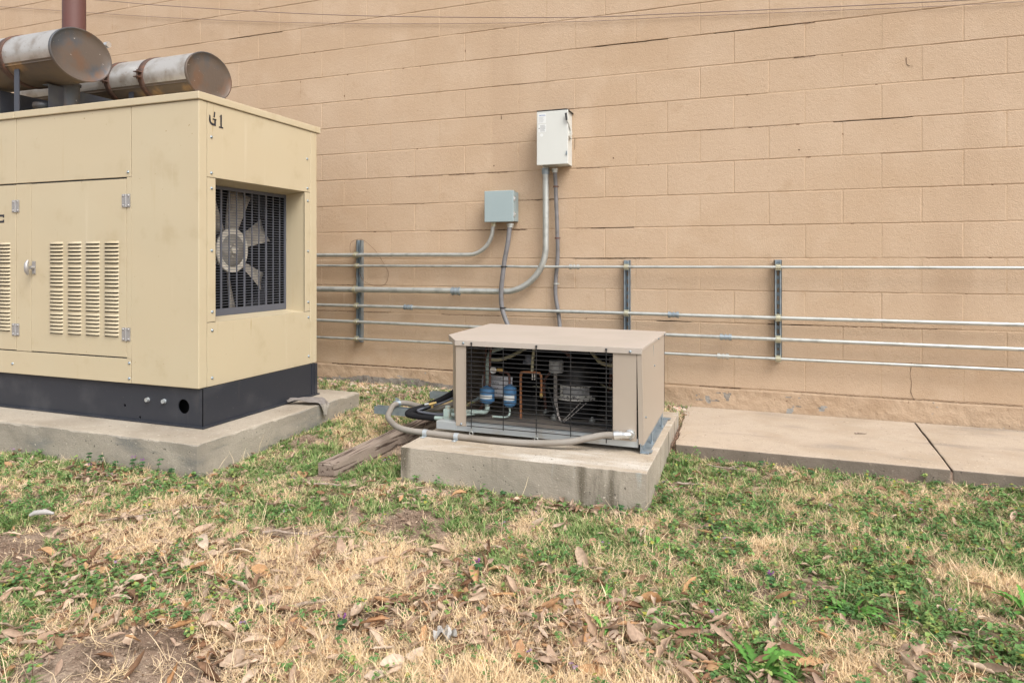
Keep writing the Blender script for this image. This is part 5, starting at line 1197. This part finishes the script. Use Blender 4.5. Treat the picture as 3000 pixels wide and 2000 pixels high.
LG = [leaf_geo(500 + i) for i in range(26)]
LM = []
for v, f in LG:
    me = np_mesh('dry_leaf', v, f, True); me.materials.append(M['leaf mid brown']); LM.append(me)
NL = 4600; c = sample(NL, leaf_d); c = c[np.argsort((c[:, 0]) ** 2 + (c[:, 1] + 4.669) ** 2)]
dist = np.hypot(c[:, 0], c[:, 1] + 4.669); inview = np.array([in_view((x, y, -.05), 0) for x, y in c])
size = RNG.uniform(.030, .058, NL) * np.where(RNG.random(NL) < .18, 1.5, 1); ordr = np.argsort(-(size / dist) * inview); pick = ordr[:285]
restl = np.setdiff1d(np.arange(NL), pick); rl_ = random.Random(44)
LAND = [(-1.25, -2.25, 'the middle soil mound'), (-2.42, -3.02, 'the left edge soil patch'), (-1.5, -3.35, 'the bottom left soil mound'), (-1.62, -2.56, 'the small centre soil patch'), (0, -2.83, 'the big bottom right weed'),
        (.245, -2.4, 'the right lawn weed clump'), (.72, -2.22, 'the right edge weed clump'), (-2.57, -2.77, 'the white plastic scrap'), (-.75, -3.0, 'the crumpled paper scrap'), (-.5, -1.9, 'the condenser pad corner'), (-1.2, -1.9, 'the condenser pad front'),
        (-2.75, -2.25, 'the generator pad front'), (-1.85, -2.0, 'the timber end'), (.8, -1.2, 'the sidewalk edge'), (-.40, -2.69, 'the middle broad-leaved weeds'), (-1.18, -2.96, 'the stout curled stick'), (-.9, -2.5, 'the mid lawn straw')]
ORD = ['nearest', 'second nearest', 'third nearest', 'fourth nearest', 'fifth nearest', 'sixth nearest', 'seventh nearest', 'eighth nearest', 'ninth nearest', 'tenth nearest', 'eleventh nearest', 'twelfth nearest', 'thirteenth nearest', 'fourteenth nearest', 'fifteenth nearest', 'sixteenth nearest', 'seventeenth nearest', 'eighteenth nearest']
made = {}
for i in pick:
    x, y = c[i]; s = size[i]; z = float(gz(x, y)) + rl_.uniform(.012, .034); gi = rl_.randrange(len(LM)); tn = rl_.choice(['pale tan', 'pale tan', 'mid brown', 'mid brown', 'dark brown', 'orange brown'])
    o = bpy.data.objects.new('dry_leaf', LM[gi]); COL.objects.link(o); o.location = (x, y, z); o.scale = (s, s, s * rl_.uniform(.8, 1.1))
    o.rotation_euler = (rl_.gauss(0, .7), rl_.gauss(0, .4), rl_.uniform(0, 6.28))
    o.material_slots[0].link = 'OBJECT'; o.material_slots[0].material = M['leaf ' + tn]
    ds = sorted((math.hypot(x - a, y - b), k) for k, (a, b, _) in enumerate(LAND)); made.setdefault((tn, LSH[gi], LAND[ds[0][1]][2]), []).append((ds[0][0], len(made), o))
for (tn, shp, lm), lst in made.items():
    lst.sort(key=lambda q: q[0])
    for k, (_, _, o) in enumerate(lst):
        if len(lst) == 1: lab = '%s %s leaf lying by %s' % (shp, tn, lm)
        else: lab = '%s %s leaf, %s of its kind to %s' % (shp, tn, ORD[min(k, 17)], lm)
        tag(o, lab, 'leaf', 'fallen leaves on the lawn')
Vs, Fs, Cs = [], [], []; off = 0
pal = np.array([(.56, .42, .31), (.30, .19, .12), (.50, .37, .27), (.40, .28, .20), (.22, .12, .07), (.45, .345, .26), (.38, .27, .20), (.46, .28, .15)])
def add_leaf(x, y, z, s, rx, ry, rzz, col):
    global off
    v, f = LG[rl_.randrange(len(LG))]; Rm = np.array(Matrix.Rotation(rzz, 3, 'Z') @ Matrix.Rotation(ry, 3, 'Y') @ Matrix.Rotation(rx, 3, 'X'))
    vv = (v * s) @ Rm.T + [x, y, z]; Vs.append(vv); Fs.append(f + off); off += len(v); Cs.append(np.tile(col, (len(v), 1)) * np.random.default_rng(int(x * 1e5) % 9999).uniform(.85, 1.15, (len(v), 1)))
for i in restl: x, y = c[i]; add_leaf(x, y, float(gz(x, y)) + rl_.uniform(.006, .024), size[i] * .9, rl_.gauss(0, .4), rl_.gauss(0, .3), rl_.uniform(0, 6.28), pal[rl_.randrange(8)] * rl_.uniform(.8, 1.1))
# small broken fragments
cf = sample(5200, lambda x, y: .12 + .88 * leaf_d(x, y))
for x, y in cf: add_leaf(x, y, float(gz(x, y)) + rl_.uniform(.001, .010), rl_.uniform(.010, .028), rl_.gauss(0, .6), rl_.gauss(0, .5), rl_.uniform(0, 6.28), pal[rl_.randrange(8)] * rl_.uniform(.7, 1.05))
o = link('leaf_litter', np_mesh('leaf_litter', np.concatenate(Vs), np.concatenate(Fs), True, np.concatenate(Cs)), M['litter']); tag(o, 'smaller dead leaves and leaf fragments scattered through the lawn', 'leaf litter', kind='stuff')

# strip of dry roots between the condenser pad and the sidewalk
n = 900; y = RNG.uniform(-1.0, -.05, n); x = -.408 + RNG.normal(0, .011, n); base = np.c_[x, y, np.full(n, -.015) + RNG.uniform(-.01, .025, n)]
col = np.array([.33, .22, .16]) * RNG.uniform(.5, 1.5, (n, 1))
V1, F1, C1 = blades(base, RNG.uniform(0, 6.28, n), RNG.uniform(.9, 1.7, n), RNG.uniform(.02, .05, n), RNG.uniform(.0015, .004, n), RNG.normal(0, .6, n), col, col, RNG.normal(0, .2, (n, 2)))
o = link('root_debris', np_mesh('root_debris', V1, F1, False, C1), M['dry']); tag(o, 'strip of dried brown roots in the gap at the sidewalk end', 'debris', kind='stuff')
